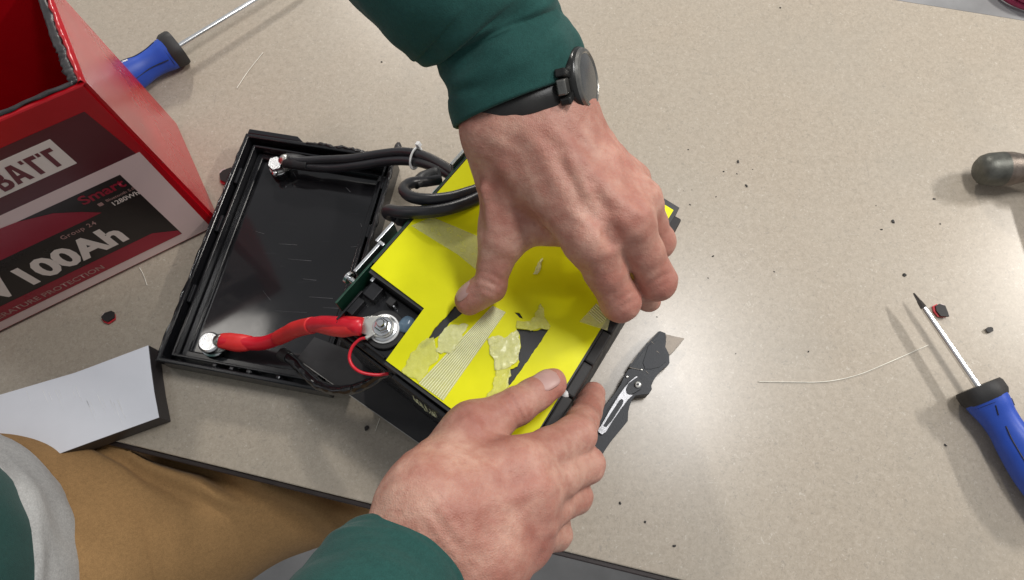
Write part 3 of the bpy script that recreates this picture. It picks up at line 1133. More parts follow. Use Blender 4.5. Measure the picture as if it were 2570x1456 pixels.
# fine scratches on the floor of the cover
bm = bmesh.new()
rs = random.Random(5)
for (x, y, ln, a) in ((868, 470, 16, 0.8), (700, 612, 46, 0.06), (722, 650, 60, 0.08), (775, 745, 60, 0.07), (810, 772, 40, 0.05), (760, 700, 34, 0.1), (690, 780, 80, 0.06), (640, 580, 24, 0.3), (735, 430, 14, 1.1), (905, 560, 10, 1.3), (880, 620, 26, -.1), (660, 730, 30, .9)):
    p = at(x, y, 0.0046); q = at(x + ln * math.cos(a), y + ln * math.sin(a), 0.0046)
    s = Vector(((q - p).y, -(q - p).x, 0)).normalized() * rs.uniform(0.00012, 0.00028)
    prism_bm(bm, [p - s * 0.3, q - s, q + s, p + s * 0.3], 0.0044, 0.00455)
tag(from_bm('scratch', bm, MAT['scuff'], lid), kind='stuff')

# ================================================================== BATTERY PACK
PZ = 0.150                                       # height of the yellow board
po = at(1255, 1117, PZ)
pa = (at(1688, 525, PZ) - po); pa.z = 0; pa.normalize()
pb = Vector((-pa.y, pa.x, 0))
PM = Matrix((pa, pb, UPV)).transposed().to_4x4()
PM.translation = Vector((po.x, po.y, 0))
PMI = PM.inverted()
PL, PW, NXX, NYY = 0.218, 0.153, 0.0445, 0.1005
pack = thing('battery_pack', 'battery pack topped with torn neon yellow insulation board, held between both hands', 'battery pack', PM.translation.copy())


def pk(x, y, z=PZ):
    q = PMI @ at(x, y, z)
    return (q.x, q.y)


def pbox(name, x0, x1, y0, y1, z0, z1, m, parent=None, bev=0.0008):
    return box(name, PM, (x1 - x0, y1 - y0, z1 - z0), ((x0 + x1) / 2, (y0 + y1) / 2, (z0 + z1) / 2), MAT[m], parent or pack, bev)


# body of cells in black wrap, lower where the terminal sits
ox, oy = pk(1306, 1154)
bodypts = [(ox - 0.0025, oy - 0.0005), (PL + 0.0055, -0.0035), (PL + 0.0055, 0.0128), (PL + 0.002, PW), (NXX - 0.002, PW), (NXX - 0.002, NYY - 0.002), (-0.0035, NYY - 0.002)]
bm = bmesh.new()
prism_bm(bm, bodypts, 0.0005, 0.1482)
bmesh.ops.recalc_face_normals(bm, faces=bm.faces[:])
bm.transform(PM)
from_bm('cell_block', bm, MAT['black_board'], pack)
pbox('terminal_base', -0.0035, NXX - 0.0025, NYY - 0.0025, PW + 0.001, 0.0005, 0.1335, 'black_wrap', None, 0.0012)
R0w = PM @ Vector((ox, oy, 0))
ra = (PM @ Vector((PL, -0.001, 0)) - R0w).normalized()
RM = Matrix((ra, Vector((-ra.y, ra.x, 0)), UPV)).transposed().to_4x4()
RM.translation = R0w
x = 0.0
for i in range(8):
    box('side_strip', RM, (0.0266, 0.0078, 0.1405 - 0.0008 * (i % 2)), (x + 0.0133, -0.0048, 0.0745 - 0.0004 * (i % 2)), MAT['black_rubber'], pack, 0.0014)
    x += 0.0274
# shiny wrap band down the near wall
pbox('wrap_band', -0.0075, -0.0037, 0.000, 0.09, 0.01, 0.1425, 'black_wrap', None, 0.001)
pbox('wrap_band', -0.0062, -0.0037, 0.0915, 0.15, 0.01, 0.129, 'black_wrap', None, 0.001)

# yellow board with its real slots
outer = [(ox, oy), (PL, -0.001), (PL, 0.03), (PL - 0.004, PW + 0.0008), (NXX + 0.001, PW), (NXX, NYY + 0.001), (-0.001, NYY - 0.002)]
gap1 = rough_ring([pk(*p) for p in ((1182, 770), (1140, 768), (1122, 790), (1092, 824), (1076, 850), (1048, 876), (1066, 872), (1092, 850), (1110, 838), (1128, 812))], 0.0006, 0.0016, 2)
gap2 = rough_ring([pk(*p) for p in ((1296, 826), (1318, 826), (1340, 830), (1360, 824), (1378, 827), (1344, 876), (1309, 928), (1290, 953), (1274, 973), (1276, 946), (1281, 925), (1300, 920), (1304, 908), (1300, 896), (1307, 868), (1305, 842))], 0.0008, 0.0016, 3)
gap3 = rough_ring([pk(*p) for p in ((1291, 784), (1304, 785), (1313, 800), (1304, 797))], 0.0004, 0.0015, 4)
board = plate('yellow_board', outer, [gap1, gap2, gap3], PZ - 0.0012, PZ, MAT['yellow'], pack, PM)


def film(name, ring, z, m, thick=0.00025, rough=0.0, step=0.002, seed=0, parent=None):
    pts = [pk(*p) for p in ring]
    if rough: pts = rough_ring(pts, rough, step, seed)
    bm = bmesh.new()
    prism_bm(bm, [(p[0], p[1]) for p in pts], z, z + thick)
    bm.transform(PM)
    return from_bm(name, bm, MAT[m], parent or pack)


# ribbed strapping tape across the board, and the dull tape beyond the thumb
L0, L1, R1, R0 = Vector(pk(1236, 768)), Vector(pk(1050, 962)), Vector(pk(1113, 1006)), Vector(pk(1268, 784))
strip = film('strapping_tape', ((1236, 768), (1050, 962), (1113, 1006), (1270, 784)), PZ + 0.0002, 'film', 0.0002)
bm = bmesh.new()
for i in range(12):
    t = 0.04 + 0.92 * i / 11
    a_, b_ = L0.lerp(R0, t), L1.lerp(R1, t)
    d = (b_ - a_).normalized(); s = Vector((-d.y, d.x)) * 0.00033
    prism_bm(bm, [a_ - s, b_ - s, b_ + s, a_ + s], PZ + 0.0003, PZ + 0.0006)
bm.transform(PM)
ribs = tag(from_bm('filament_rib', bm, MAT['film_rib'], strip), kind='stuff')
# frayed ends hanging over the near wall
bm = bmesh.new()
for i in range(26):
    t = i / 25
    y = (L1.lerp(R1, t)).y + random.uniform(-.0006, .0006)
    ln = random.uniform(0.006, 0.022)
    zt = PZ - 0.003 - random.uniform(0, 0.012)
    xx = -0.0082 - random.uniform(0, 0.0012)
    vs = [bm.verts.new(PM @ Vector(p)) for p in ((xx, y, zt), (xx, y + 0.0005, zt), (xx - 0.001, y + 0.0005 + random.uniform(-.002, .002), zt - ln), (xx - 0.001, y + random.uniform(-.002, .002), zt - ln))]
    bm.faces.new(vs)
tag(from_bm('frayed_filament', bm, MAT['film_rib'], strip), kind='stuff')
film('tape', ((1032, 567), (1084, 545), (1205, 596), (1222, 700), (1150, 640)), PZ + 0.0002, 'film_dull', 0.0002)
film('tape', ((1454, 808), (1496, 762), (1532, 796), (1524, 830)), PZ + 0.0002, 'film_dull', 0.0002)
bm = bmesh.new()
q0, q1, q2, q3 = (Vector(pk(*p)) for p in ((1478, 786), (1496, 764), (1530, 796), (1508, 812)))
for i in range(6):
    t = i / 5
    a_, b_ = q0.lerp(q1, t), q3.lerp(q2, t)
    d = (b_ - a_).normalized(); s = Vector((-d.y, d.x)) * 0.00025
    prism_bm(bm, [a_ - s, b_ - s, b_ + s, a_ + s], PZ + 0.0003, PZ + 0.0007)
bm.transform(PM)
tag(from_bm('filament_rib', bm, MAT['film_rib'], pack), kind='stuff')


def crumpled(name, ring, z, m, amp, seed, step=0.0026):
    """torn film standing up off the board in creases"""
    pts = rough_ring([pk(*p) for p in ring], 0.0019, 0.0018, seed)
    bm = bmesh.new()
    vs = [bm.verts.new((p[0], p[1], 0)) for p in pts]
    f = bm.faces.new(vs)
    bmesh.ops.triangulate(bm, faces=[f], ngon_method='EAR_CLIP')
    for _ in range(3):
        ed = [e_ for e_ in bm.edges if e_.calc_length() > step]
        if not ed: break
        bmesh.ops.subdivide_edges(bm, edges=ed, cuts=1)
        bmesh.ops.triangulate(bm, faces=bm.faces[:])
    for v in bm.verts:
        w = v.co
        k = abs(noise.noise(Vector((w.x * 170, w.y * 170, seed * 5.0)))) + 0.5 * abs(noise.noise(Vector((w.x * 420, w.y * 420, seed * 8.0))))
        v.co.z = z + amp * 0.6 * k
    r = bmesh.ops.solidify(bm, geom=bm.faces[:], thickness=0.0003)
    bm.transform(PM)
    return from_bm(name, bm, MAT[m], pack, True)


crumpled('torn_glue_film', ((1130, 812), (1174, 816), (1150, 866), (1128, 892), (1094, 884), (1100, 846)), PZ + 0.0004, 'residue_pale', 0.0018, 11)
crumpled('torn_glue_film', ((1086, 848), (1098, 876), (1096, 905), (1070, 940), (1054, 960), (1010, 933), (1034, 890), (1060, 856)), PZ + 0.0003, 'residue', 0.0010, 12)
crumpled('torn_glue_film', ((1222, 850), (1250, 846), (1266, 850), (1296, 828), (1306, 862), (1302, 895), (1282, 924), (1244, 930), (1240, 905), (1226, 876)), PZ + 0.0004, 'residue_pale', 0.0024, 13)
crumpled('torn_glue_film', ((1246, 930), (1284, 924), (1274, 975), (1245, 1000), (1216, 1008), (1238, 970)), PZ + 0.0003, 'residue', 0.0012, 14)
crumpled('torn_glue_film', ((1296, 824), (1299, 812), (1330, 806), (1342, 795), (1350, 768), (1360, 762), (1366, 790), (1374, 808), (1378, 826), (1340, 828)), PZ + 0.0004, 'residue', 0.0018, 15)
crumpled('torn_glue_film', ((1340, 690), (1352, 656), (1362, 648), (1364, 666), (1352, 684)), PZ + 0.0004, 'residue_pale', 0.001, 16, 0.004)

# circuit board on the left wall, with its aluminium heat sinks and screw
pcb = pbox('circuit_board', 0.010, 0.226, PW + 0.0028, PW + 0.0044, 0.115, 0.1475, 'pcb', None, 0.0003)
pbox('board_guard', 0.05, 0.222, PW + 0.0012, PW + 0.0026, 0.04, 0.1490, 'black_board', None, 0.0003)
pbox('heat_sink', 0.037, 0.0655, PW + 0.0080, PW + 0.0105, 0.06, 0.1475, 'alu', None, 0.0004)
pbox('heat_sink', 0.0645, 0.084, PW + 0.0100, PW + 0.0125, 0.06, 0.1500, 'alu', None, 0.0004)
pbox('heat_sink', 0.0645, 0.067, PW + 0.0050, PW + 0.0100, 0.06, 0.1492, 'alu', None, 0.0004)
pbox('heat_sink', 0.150, 0.167, PW + 0.0062, PW + 0.0090, 0.06, 0.1500, 'alu', None, 0.0004)
pbox('heat_sink', 0.168, 0.176, PW + 0.0062, PW + 0.0086, 0.06, 0.1492, 'alu', None, 0.0004)
pbox('heat_sink', 0.125, 0.133, PW + 0.0050, PW + 0.0085, 0.05, 0.1400, 'alu', None, 0.0004)
Ms = PM @ Matrix.Translation((0.0315, PW + 0.005, 0.141)) @ Matrix.Rotation(-math.pi / 2, 4, 'X')
lathe('screw', [(0, 0.0022), (0.006, 0.0022), (0.0061, 0.0048), (0.0085, 0.0048), (0.0095, 0.0036)], Ms, MAT['zinc'], pack, 20)
for (X_, Y_, sx, sy, sz, m) in ((0.034, 0.143, 0.012, 0.010, 0.009, 'black_wrap'), (0.036, 0.128, 0.006, 0.006, 0.007, 'black_rubber'), (0.041, 0.1495, 0.004, 0.003, 0.009, 'alu'), (0.018, 0.147, 0.014, 0.006, 0.006, 'black_wrap')):
    box('component', PM, (sx, sy, sz), (X_, Y_, 0.1335 + sz / 2 + 0.0002), MAT[m], pack, 0.0006)
box('component_pin', PM, (0.0012, 0.0012, 0.006), (0.0345, 0.124, 0.137), MAT['alu'], pack, 0.0002)
# terminal frame ridges
for (xa, xb, ya, yb) in ((0.0, 0.0018, 0.104, 0.150), (0.002, 0.030, 0.1502, 0.152), (0.002, 0.041, 0.1012, 0.1028)):
    pbox('terminal_frame', xa, xb, ya, yb, 0.1337, 0.1395, 'black_wrap', None, 0.0005)
# terminal: boss, washers, lug, nut, bolt end
TZ = 0.1337
tx, ty = pk(962, 822, 0.141)
tc = PM @ Vector((tx, ty, 0))
disc('terminal_boss', Vector((tc.x, tc.y, TZ)), 0.0150, 0.0032, 'black_rubber', pack)
disc('terminal_washer', Vector((tc.x, tc.y, TZ + 0.0034)), 0.0112, 0.0016, 'white_plastic', pack)
disc('terminal_washer', Vector((tc.x, tc.y, TZ + 0.0052)), 0.0098, 0.0014, 'zinc', pack)
cable_dir = at(915, 818, 0.145) - at(962, 822, 0.145)
lug(Vector((tc.x, tc.y, 0)), cable_dir, 0.0165, 0.0082, pack, TZ + 0.0068)
disc('terminal_washer', Vector((tc.x, tc.y, TZ + 0.0091)), 0.0072, 0.0014, 'zinc', pack)
hexbolt('terminal_nut', Matrix.Translation((tc.x, tc.y, TZ + 0.0106)) @ Matrix.Rotation(0.4, 4, 'Z'), 0.0054, 0.0042, pack, 'zinc', 6)
lathe('terminal_stud', [(0, 0.0030), (0.0032, 0.0030), (0.004, 0.0024)], Matrix.Translation((tc.x, tc.y, TZ + 0.0146)), MAT['zinc'], pack, 18)
bm = bmesh.new()
bmesh.ops.create_icosphere(bm, subdivisions=3, radius=0.0058)
for v in bm.verts: v.co *= 1 + 0.22 * noise.noise(v.co * 260)
sx_, sy_ = pk(1020, 811, 0.139)
bm.transform(PM @ Matrix.Translation((sx_, sy_, 0.136)) @ Matrix.Diagonal((1.25, 0.9, 0.8, 1)))
from_bm('silicone_blob', bm, MAT['silicone'], pack, True)
# white clip at the right wall
bm = bmesh.new()
bmesh.ops.create_icosphere(bm, subdivisions=2, radius=0.0030)
bm.transform(Matrix.Translation(at(1421, 988, 0.142)) @ Matrix.Rotation(0.9, 4, 'Z') @ Matrix.Diagonal((1.5, 1, 1, 1)))
from_bm('cable_clip', bm, MAT['white_plastic'], pack, True)

# black fibre sheet under the pack, resting over the rim of the lid
SZ = 0.0345
sh = [at(*p, SZ) for p in ((746, 900), (829, 959), (878, 991), (960, 1048), (1049, 1110), (1130, 1164), (1260, 1060), (1060, 860), (880, 880), (789, 846))]
sheet = prism('fibre_sheet', [(p.x, p.y) for p in sh], SZ - 0.0012, SZ, MAT['black_board'], pack)
ed = [at(*p, SZ) for p in ((746, 900), (829, 959), (878, 991), (960, 1048), (1049, 1110), (1130, 1164))]
bm = bmesh.new()
for p, q in zip(ed[:-1], ed[1:]):
    d = (q - p).normalized(); s = Vector((-d.y, d.x, 0))
    if s.y > 0: s = -s
    prism_bm(bm, [p + s * 0.0001, q + s * 0.0001, q + s * 0.0006, p + s * 0.0006], SZ - 0.0011, SZ + 0.0001)
from_bm('cut_edge', bm, MAT['board_edge'], sheet)

# ================================================================== CABLES
# red power cable from the lid terminal to the pack terminal
rc = thing('power_cable', 'thick red cable bridging the lid terminal and the pack terminal', 'cable', at(640, 850, 0.03))
rp = [at(556, 856, 0.026), at(600, 860, 0.0275), at(655, 862, 0.031), at(700, 848, 0.045), at(745, 826, 0.075), at(800, 814, 0.108), at(850, 815, 0.130), at(893, 820, 0.1425), at(906, 821, 0.1432)]
tube('conductor', rp, 0.0063, MAT['cable_red'], rc, 90, 18)
tube('shrink_sleeve', [at(553, 855, 0.0262), at(575, 857, 0.0264), at(605, 861, 0.0275), at(630, 861, 0.0285)], [0.0068, 0.0080, 0.0084, 0.0066], MAT['shrink_red'], rc, 40, 18, 0.8, 0.03, 3)
tube('shrink_sleeve', [at(800, 813, 0.1065), at(830, 818, 0.121), at(865, 820, 0.134), at(888, 819, 0.1415), at(908, 820, 0.1434)], [0.0068, 0.0076, 0.0084, 0.0074, 0.0072], MAT['shrink_red'], rc, 50, 18, 0.75, 0.035, 4)
tube('shrink_sleeve', [at(700, 848, 0.0450), at(720, 838, 0.058), at(745, 826, 0.0755), at(785, 816, 0.100)], [0.0068, 0.0069, 0.0070, 0.0067], MAT['shrink_red'], rc, 36, 18, 1.0, 0.04, 5)
# its lid-end lug barrel
dl = at(556, 856, 0.026) - tb
lugz = lug(Vector((tb.x, tb.y, 0)), dl, 0.012, 0.0092, rc, 0.0149)
tube('lug_barrel', [Vector((tb.x, tb.y, 0.021)) + Vector((dl.x, dl.y, 0)).normalized() * 0.0085, at(552, 855, 0.0255), at(560, 856, 0.0260)], [0.0056, 0.0062, 0.0060], MAT['tin'], rc, 14, 18)
sense = tube('sense_wire', [at(921, 848, 0.144), at(903, 852, 0.143), at(884, 872, 0.141), at(877, 898, 0.139), at(886, 920, 0.138), at(908, 935, 0.137), at(945, 941, 0.134), at(975, 938, 0.132)], 0.0012, MAT['cable_red'], None, 70, 8)
tag(sense, 'thin red wire looping from the pack terminal washer down to the sheet', 'wire')
box('wire_ferrule', axes(at(929, 843, 0.1445), at(940, 836, 0.1445) - at(921, 848, 0.1445)), (0.0034, 0.0030, 0.0075), (0, 0, 0), MAT['tin'], sense, 0.0008)

# black wrapped wire bundle
bw = thing('wire_bundle', 'glossy black taped wire bundle curving from the lid under the yellow board', 'wire', at(820, 970, 0.04))
wp = [at(708, 887, 0.030), at(735, 905, 0.036), at(768, 938, 0.042), at(805, 968, 0.050), at(850, 980, 0.064), at(905, 970, 0.086), at(950, 946, 0.108), at(985, 926, 0.128), at(1000, 918, 0.13)]
tube('tape_wrap', wp, [0.0046, 0.0047, 0.0045, 0.0044, 0.0044, 0.0042, 0.0040, 0.0038, 0.0038], MAT['wire_wrap'], bw, 130, 14, 1.0, 0.22, 9)
tube('bundle_collar', [at(706, 886, 0.031), at(716, 893, 0.032), at(724, 898, 0.034)], [0.0056, 0.0058, 0.0052], MAT['black_rubber'], bw, 12, 12)

# twin black cables from the far lid terminal
tw_ = thing('twin_cable', 'pair of black cables tied together, running from the lid terminal to the circuit board', 'cable', at(900, 405, 0.03))
tube('conductor', [at(728, 402, 0.026), at(760, 404, 0.026), at(810, 402, 0.027), at(880, 399, 0.032), at(950, 388, 0.040), at(1010, 382, 0.050), at(1060, 390, 0.062), at(1105, 412, 0.080), at(1150, 440, 0.10)], 0.0048, MAT['cable_black'], tw_, 110, 14)
tube('conductor', [at(728, 410, 0.022), at(770, 418, 0.022), at(830, 422, 0.024), at(900, 416, 0.031), at(960, 406, 0.038), at(1010, 403, 0.047), at(1055, 408, 0.058), at(1100, 424, 0.078), at(1150, 450, 0.098)], 0.0048, MAT['cable_black'], tw_, 110, 14)
tube('shrink_sleeve', [at(716, 402, 0.0245), at(740, 405, 0.0245), at(772, 410, 0.0243)], [0.0080, 0.0085, 0.0070], MAT['shrink_black'], tw_, 24, 16, 0.7, 0.05, 6)
dl2 = at(722, 402, 0.022) - ta
lug(Vector((ta.x, ta.y, 0)), dl2, 0.014, 0.0085, tw_, 0.0149)
tube('lug_barrel', [Vector((ta.x, ta.y, 0.021)) + Vector((dl2.x, dl2.y, 0)).normalized() * 0.0075, at(714, 402, 0.0245), at(722, 402, 0.0245)], [0.005, 0.006, 0.0062], MAT['tin'], tw_, 12, 16)
# nylon tie round both
tie = thing('cable_tie', 'white nylon tie round the pair of black cables', 'cable tie', at(1046, 398, 0.058))
c1_, c2_ = at(1046, 386, 0.0585), at(1040, 407, 0.0545)
ax_ = (at(1060, 390, 0.062) - at(1010, 382, 0.050)).normalized()
ctr = (c1_ + c2_) / 2
sp = (c1_ - c2_) / 2
sdir = sp.normalized(); upd = ax_.cross(sdir)
ring = []
for k in range(25):
    a = 2 * math.pi * k / 24
    ring.append(ctr + sdir * math.cos(a) * (sp.length + 0.0060) + upd * math.sin(a) * 0.0064)
tube('tie_band', ring, 0.0010, MAT['white_plastic'], tie, 60, 8, 1.8)
box('tie_head', axes(ctr + sdir * (sp.length + 0.0072) + UPV * 0.003, ax_), (0.005, 0.0045, 0.004), (0, 0, 0), MAT['white_plastic'], tie, 0.0006)

# black loops that come out over the yellow board under the palm
lp = thing('cable_loop', 'two black cables looping out from under the palm over the yellow board edge', 'cable', at(1080, 500, 0.15))
tube('conductor', [at(1215, 470, 0.157), at(1180, 482, 0.157), at(1130, 496, 0.158), at(1075, 501, 0.158), at(1032, 494, 0.152), at(1014, 476, 0.145), at(1030, 460, 0.138), at(1070, 455, 0.132), at(1105, 450, 0.128)], 0.0046, MAT['cable_black'], lp, 110, 14)
tube('conductor', [at(1220, 486, 0.158), at(1180, 506, 0.158), at(1125, 524, 0.159), at(1060, 533, 0.157), at(1005, 532, 0.148), at(976, 528, 0.138), at(975, 538, 0.128), at(1005, 548, 0.118), at(1040, 552, 0.112)], 0.0048, MAT['cable_black'], lp, 110, 14)
tube('connector_sleeve', [at(1040, 462, 0.136), at(1062, 452, 0.132), at(1090, 442, 0.128), at(1106, 440, 0.127)], [0.005, 0.0066, 0.0075, 0.006], MAT['shrink_black'], lp, 26, 14, 0.8, 0.22, 2)
tube('connector_sleeve', [at(992, 543, 0.124), at(1010, 548, 0.12), at(1032, 553, 0.116)], [0.0055, 0.0072, 0.0060], MAT['shrink_black'], lp, 22, 14, 0.8, 0.2, 7)

# ================================================================== TOOLS
def screwdriver(label, tip, end_dir, shaft_len, z_tip, z_col, sc, grip_r, mark):
    """tip = picture point of the tip; end_dir = picture point of the collar centre"""
    a = at(*tip, z_tip)
    b = at(*end_dir, z_col)
    M = axes(a, b - a)
    L = (b - a).length
    root = thing('screwdriver', label, 'screwdriver', Vector((b.x, b.y, 0)), 'blue handled screwdrivers')
    r = 0.0031 * sc
    lathe('shaft', [(0.016, r * 0.9), (0.020, r), (L, r)], M, MAT['chrome'], root, 20)
    lathe('bit', [(0, 0.0007 * sc), (0.002, 0.0010 * sc), (0.008, 0.0016 * sc), (0.009, 0.0020 * sc), (0.0165, r * 0.92)], M, MAT['dark_tip'], root, 14,
          star=lambda z, th: 1 + (0.22 * math.cos(4 * th) if z < 0.0095 else 0))
    g = grip_r
    lathe('collar', [(L - 0.001, g * 0.45), (L - 0.001, g * 0.94), (L + 0.0015, g), (L + 0.009, g * 1.0), (L + 0.013, g * 0.90), (L + 0.0135, g * 0.7)], M, MAT['black_rubber'], root, 40,
          star=lambda z, th: 1 + 0.03 * math.cos(6 * th))
    tri = lambda z, th: 1 + 0.035 * math.cos(3 * th + 0.5) + 0.012 * math.cos(6 * th)
    prof = [(L + 0.012, g * 0.90), (L + 0.018, g * 0.86), (L + 0.028, g * 0.76), (L + 0.040, g * 0.74), (L + 0.055, g * 0.84), (L + 0.075, g * 0.93), (L + 0.095, g * 0.90), (L + 0.112, g * 0.78), (L + 0.118, g * 0.55)]
    P_ = spline([(z, q, 0) for z, q in prof], 46)
    lathe('grip', [(p[0], p[1]) for p in P_], M, MAT['blue_grip'], root, 54, True, tri)

    def radius(z):
        for i in range(len(P_) - 1):
            if P_[i][0] <= z <= P_[i + 1][0]:
                t = (z - P_[i][0]) / (P_[i + 1][0] - P_[i][0]); return P_[i][1] * (1 - t) + P_[i + 1][1] * t
        return P_[0][1]

    def surf(z, th, lift=0.0002):
        q = radius(z) * tri(z, th) + lift
        return M @ Vector((q * math.cos(th), q * math.sin(th), z))
    # dark seam lines where the soft grip meets the core
    for path in mark['lines']:
        tube('grip_seam', [surf(L + z, th) for z, th in path], 0.00055 * sc, MAT['black_mark'], root, 40, 6)
    for (z, th, dz, dth) in mark.get('white', []):
        tube('printed_mark', [surf(L + z, th, 0.0001), surf(L + z + dz / 2, th + dth / 2, 0.0001), surf(L + z + dz, th + dth, 0.0001)], 0.0007, MAT['mark'], root, 8, 6, 0.3)
    # black core showing under the grip
    lathe('core', [(L + 0.012, g * 0.5), (L + 0.0155, g * 0.885), (L + 0.017, g * 0.6), (L + 0.1185, g * 0.5), (L + 0.122, g * 0.52), (L + 0.126, g * 0.3)], M, MAT['black_rubber'], root, 30)
    return root


H = math.pi
screwdriver('blue handled screwdriver pointing up left, nearest the thin clear strand', (2293, 736), (2455, 972), None, 0.0165, 0.019, 1.0, 0.0190,
            {'lines': [[(0.036, 0.6), (0.05, 0.75), (0.075, 0.8), (0.10, 0.75)], [(0.018, -0.9), (0.024, -0.85)], [(0.018, 0.45), (0.026, 0.6)], [(0.036, 2.7), (0.05, 2.75), (0.075, 2.7), (0.10, 2.65)],
                       [(0.04, -1.5), (0.06, -1.4), (0.085, -1.5)]]})
screwdriver('blue handled screwdriver lying behind the red case with its shaft pointing away', (760, -72), (447, 118), None, 0.0165, 0.019, 1.05, 0.0195,
            {'lines': [[(0.018, 0.35), (0.030, 0.40), (0.044, 0.30), (0.052, 0.55), (0.064, 0.62), (0.072, 0.30)], [(0.018, 2.0), (0.04, 2.1), (0.07, 2.0)], [(0.018, -1.2), (0.04, -1.1), (0.07, -1.2)]],
             'white': [(0.052, 0.12, 0.0, 0.30), (0.0545, 0.12, -0.0022, 0.14), (0.0575, 0.12, 0.0015, 0.14), (0.060, 0.12, 0.0, 0.28), (0.0535, 0.28, 0.003, -0.12), (0.0535, 0.26, 0.0035, 0.12)]})

# ---- folding utility knife
def kc(cx, cy):                                  # outline read off an enlarged view of the knife
    return ((1500 + cx / 3.64) * .9676, (820 + cy / 3.64) * .9676)


kn = thing('utility_knife', 'dark grey folding utility knife with worn blade open, beside the pack', 'utility knife', at(1600, 970))


def kpts(lst, z): return [(p.x, p.y) for p in (at(*kc(*c), z) for c in lst)]


ZK = 0.0145
prism('blade', kpts([(800, 170), (830, 172), (905, 190), (995, 208), (1002, 214), (930, 300), (862, 368), (800, 300)], 0.0075), 0.0068, 0.0075, MAT['blade'], kn, 0.0002)
nose = [(478, 478), (520, 410), (590, 318), (680, 215), (755, 145), (775, 142), (822, 160), (832, 190), (828, 240), (822, 290), (850, 345), (858, 372), (862, 440), (850, 462), (800, 500), (750, 550), (715, 600), (690, 655), (640, 640), (560, 560)]
prism('blade_holder', kpts(nose, 0.0125), 0.0030, 0.0125, MAT['knife_dark'], kn, 0.0011)
prism('holder_spine', kpts([(478, 478), (520, 410), (590, 318), (680, 215), (755, 145), (775, 150), (700, 235), (610, 338), (540, 430), (500, 484)], 0.0132), 0.0126, 0.0133, MAT['knife_body'], kn, 0.0002)
prism('holder_plate', kpts([(660, 280), (740, 232), (790, 250), (800, 320), (830, 380), (830, 430), (770, 480), (690, 500), (630, 500), (610, 440)], 0.0131), 0.0126, 0.0131, MAT['knife_body'], kn, 0.0002)
body = [(470, 505), (490, 498), (600, 515), (640, 580), (690, 655), (696, 690), (665, 738), (600, 742), (540, 752), (508, 790), (485, 850), (472, 905), (468, 990), (420, 1050), (360, 1120), (300, 1195), (250, 1270), (215, 1330), (140, 1440), (60, 1540), (-40, 1560), (-60, 1480), (20, 1330), (100, 1160), (165, 1010), (170, 930), (250, 840), (340, 730), (400, 640), (430, 570)]
prism('handle', kpts(body, ZK), 0.0006, ZK, MAT['knife_body'], kn, 0.0013)
prism('handle_bevel', kpts([(430, 575), (400, 645), (340, 735), (250, 845), (172, 935), (170, 1000), (215, 960), (300, 850), (390, 740), (450, 650), (470, 600)], ZK), ZK + 0.0001, ZK + 0.0006, MAT['knife_dark'], kn, 0.0002)
clip = [(545, 565), (568, 570), (500, 625), (452, 690), (468, 735), (520, 742), (470, 790), (410, 870), (330, 985), (262, 1095), (225, 1120), (190, 1095), (185, 1070), (215, 1030), (300, 880), (380, 750), (430, 680), (480, 620)]
cl = prism('pocket_clip', kpts(clip, ZK + 0.003), ZK + 0.0012, ZK + 0.0024, MAT['clip_steel'], kn, 0.0005)
prism('clip_slot', kpts([(392, 790), (412, 782), (428, 796), (420, 830), (330, 970), (268, 1045), (245, 1045), (238, 1030), (300, 930)], ZK + 0.003), ZK + 0.00245, ZK + 0.0027, MAT['knife_dark'], cl)
prism('clip_base', kpts([(470, 640), (520, 600), (560, 575), (600, 600), (608, 660), (590, 690), (540, 720), (490, 745), (455, 730), (448, 690)], ZK + 0.002), ZK + 0.0007, ZK + 0.0028, MAT['knife_dark'], cl, 0.0006)
kp = at(*kc(560, 648), ZK + 0.003)
lathe('pivot_screw', [(0, 0.0030), (0.0012, 0.0030), (0.0016, 0.0024)], Matrix.Translation((kp.x, kp.y, ZK + 0.0029)), MAT['tin'], kn, 24)
lathe('pivot_socket', [(0, 0.0012), (0.0002, 0.0012)], Matrix.Translation((kp.x, kp.y, ZK + 0.0046)), MAT['knife_dark'], kn, 12)
kp = at(*kc(460, 572), ZK + 0.001)
lathe('stud', [(0, 0.0014), (0.0006, 0.0013), (0.0009, 0.0008)], Matrix.Translation((kp.x, kp.y, ZK + 0.0002)), MAT['tin'], kn, 14)
kp = at(*kc(596, 505), 0.0135)
lathe('stud', [(0, 0.0011), (0.0006, 0.001), (0.0009, 0.0006)], Matrix.Translation((kp.x, kp.y, 0.0127)), MAT['tin'], kn, 14)

# bright wear along the knife's edges, and a highlight painted down its spine
bm = bmesh.new()
for (c0, c1_k, w) in (((500, 445), (560, 362), .00035), ((575, 343), (640, 270), .0003), ((655, 250), (750, 152), .0004), ((484, 484), (596, 508), .0003), ((740, 330), (765, 350), .0004), ((640, 520), (665, 545), .0003), ((690, 240), (716, 262), .0003), ((826, 170), (828, 235), .00025)):
    p, q = at(*kc(*c0), 0.0135), at(*kc(*c1_k), 0.0135)
    s = Vector(((q - p).y, -(q - p).x, 0)).normalized() * w * 0.6
    prism_bm(bm, [p - s, q - s * 0.4, q + s * 0.4, p + s], 0.0134, 0.01345)
tag(from_bm('edge_wear_highlight', bm, MAT['blade'], kn), kind='stuff')

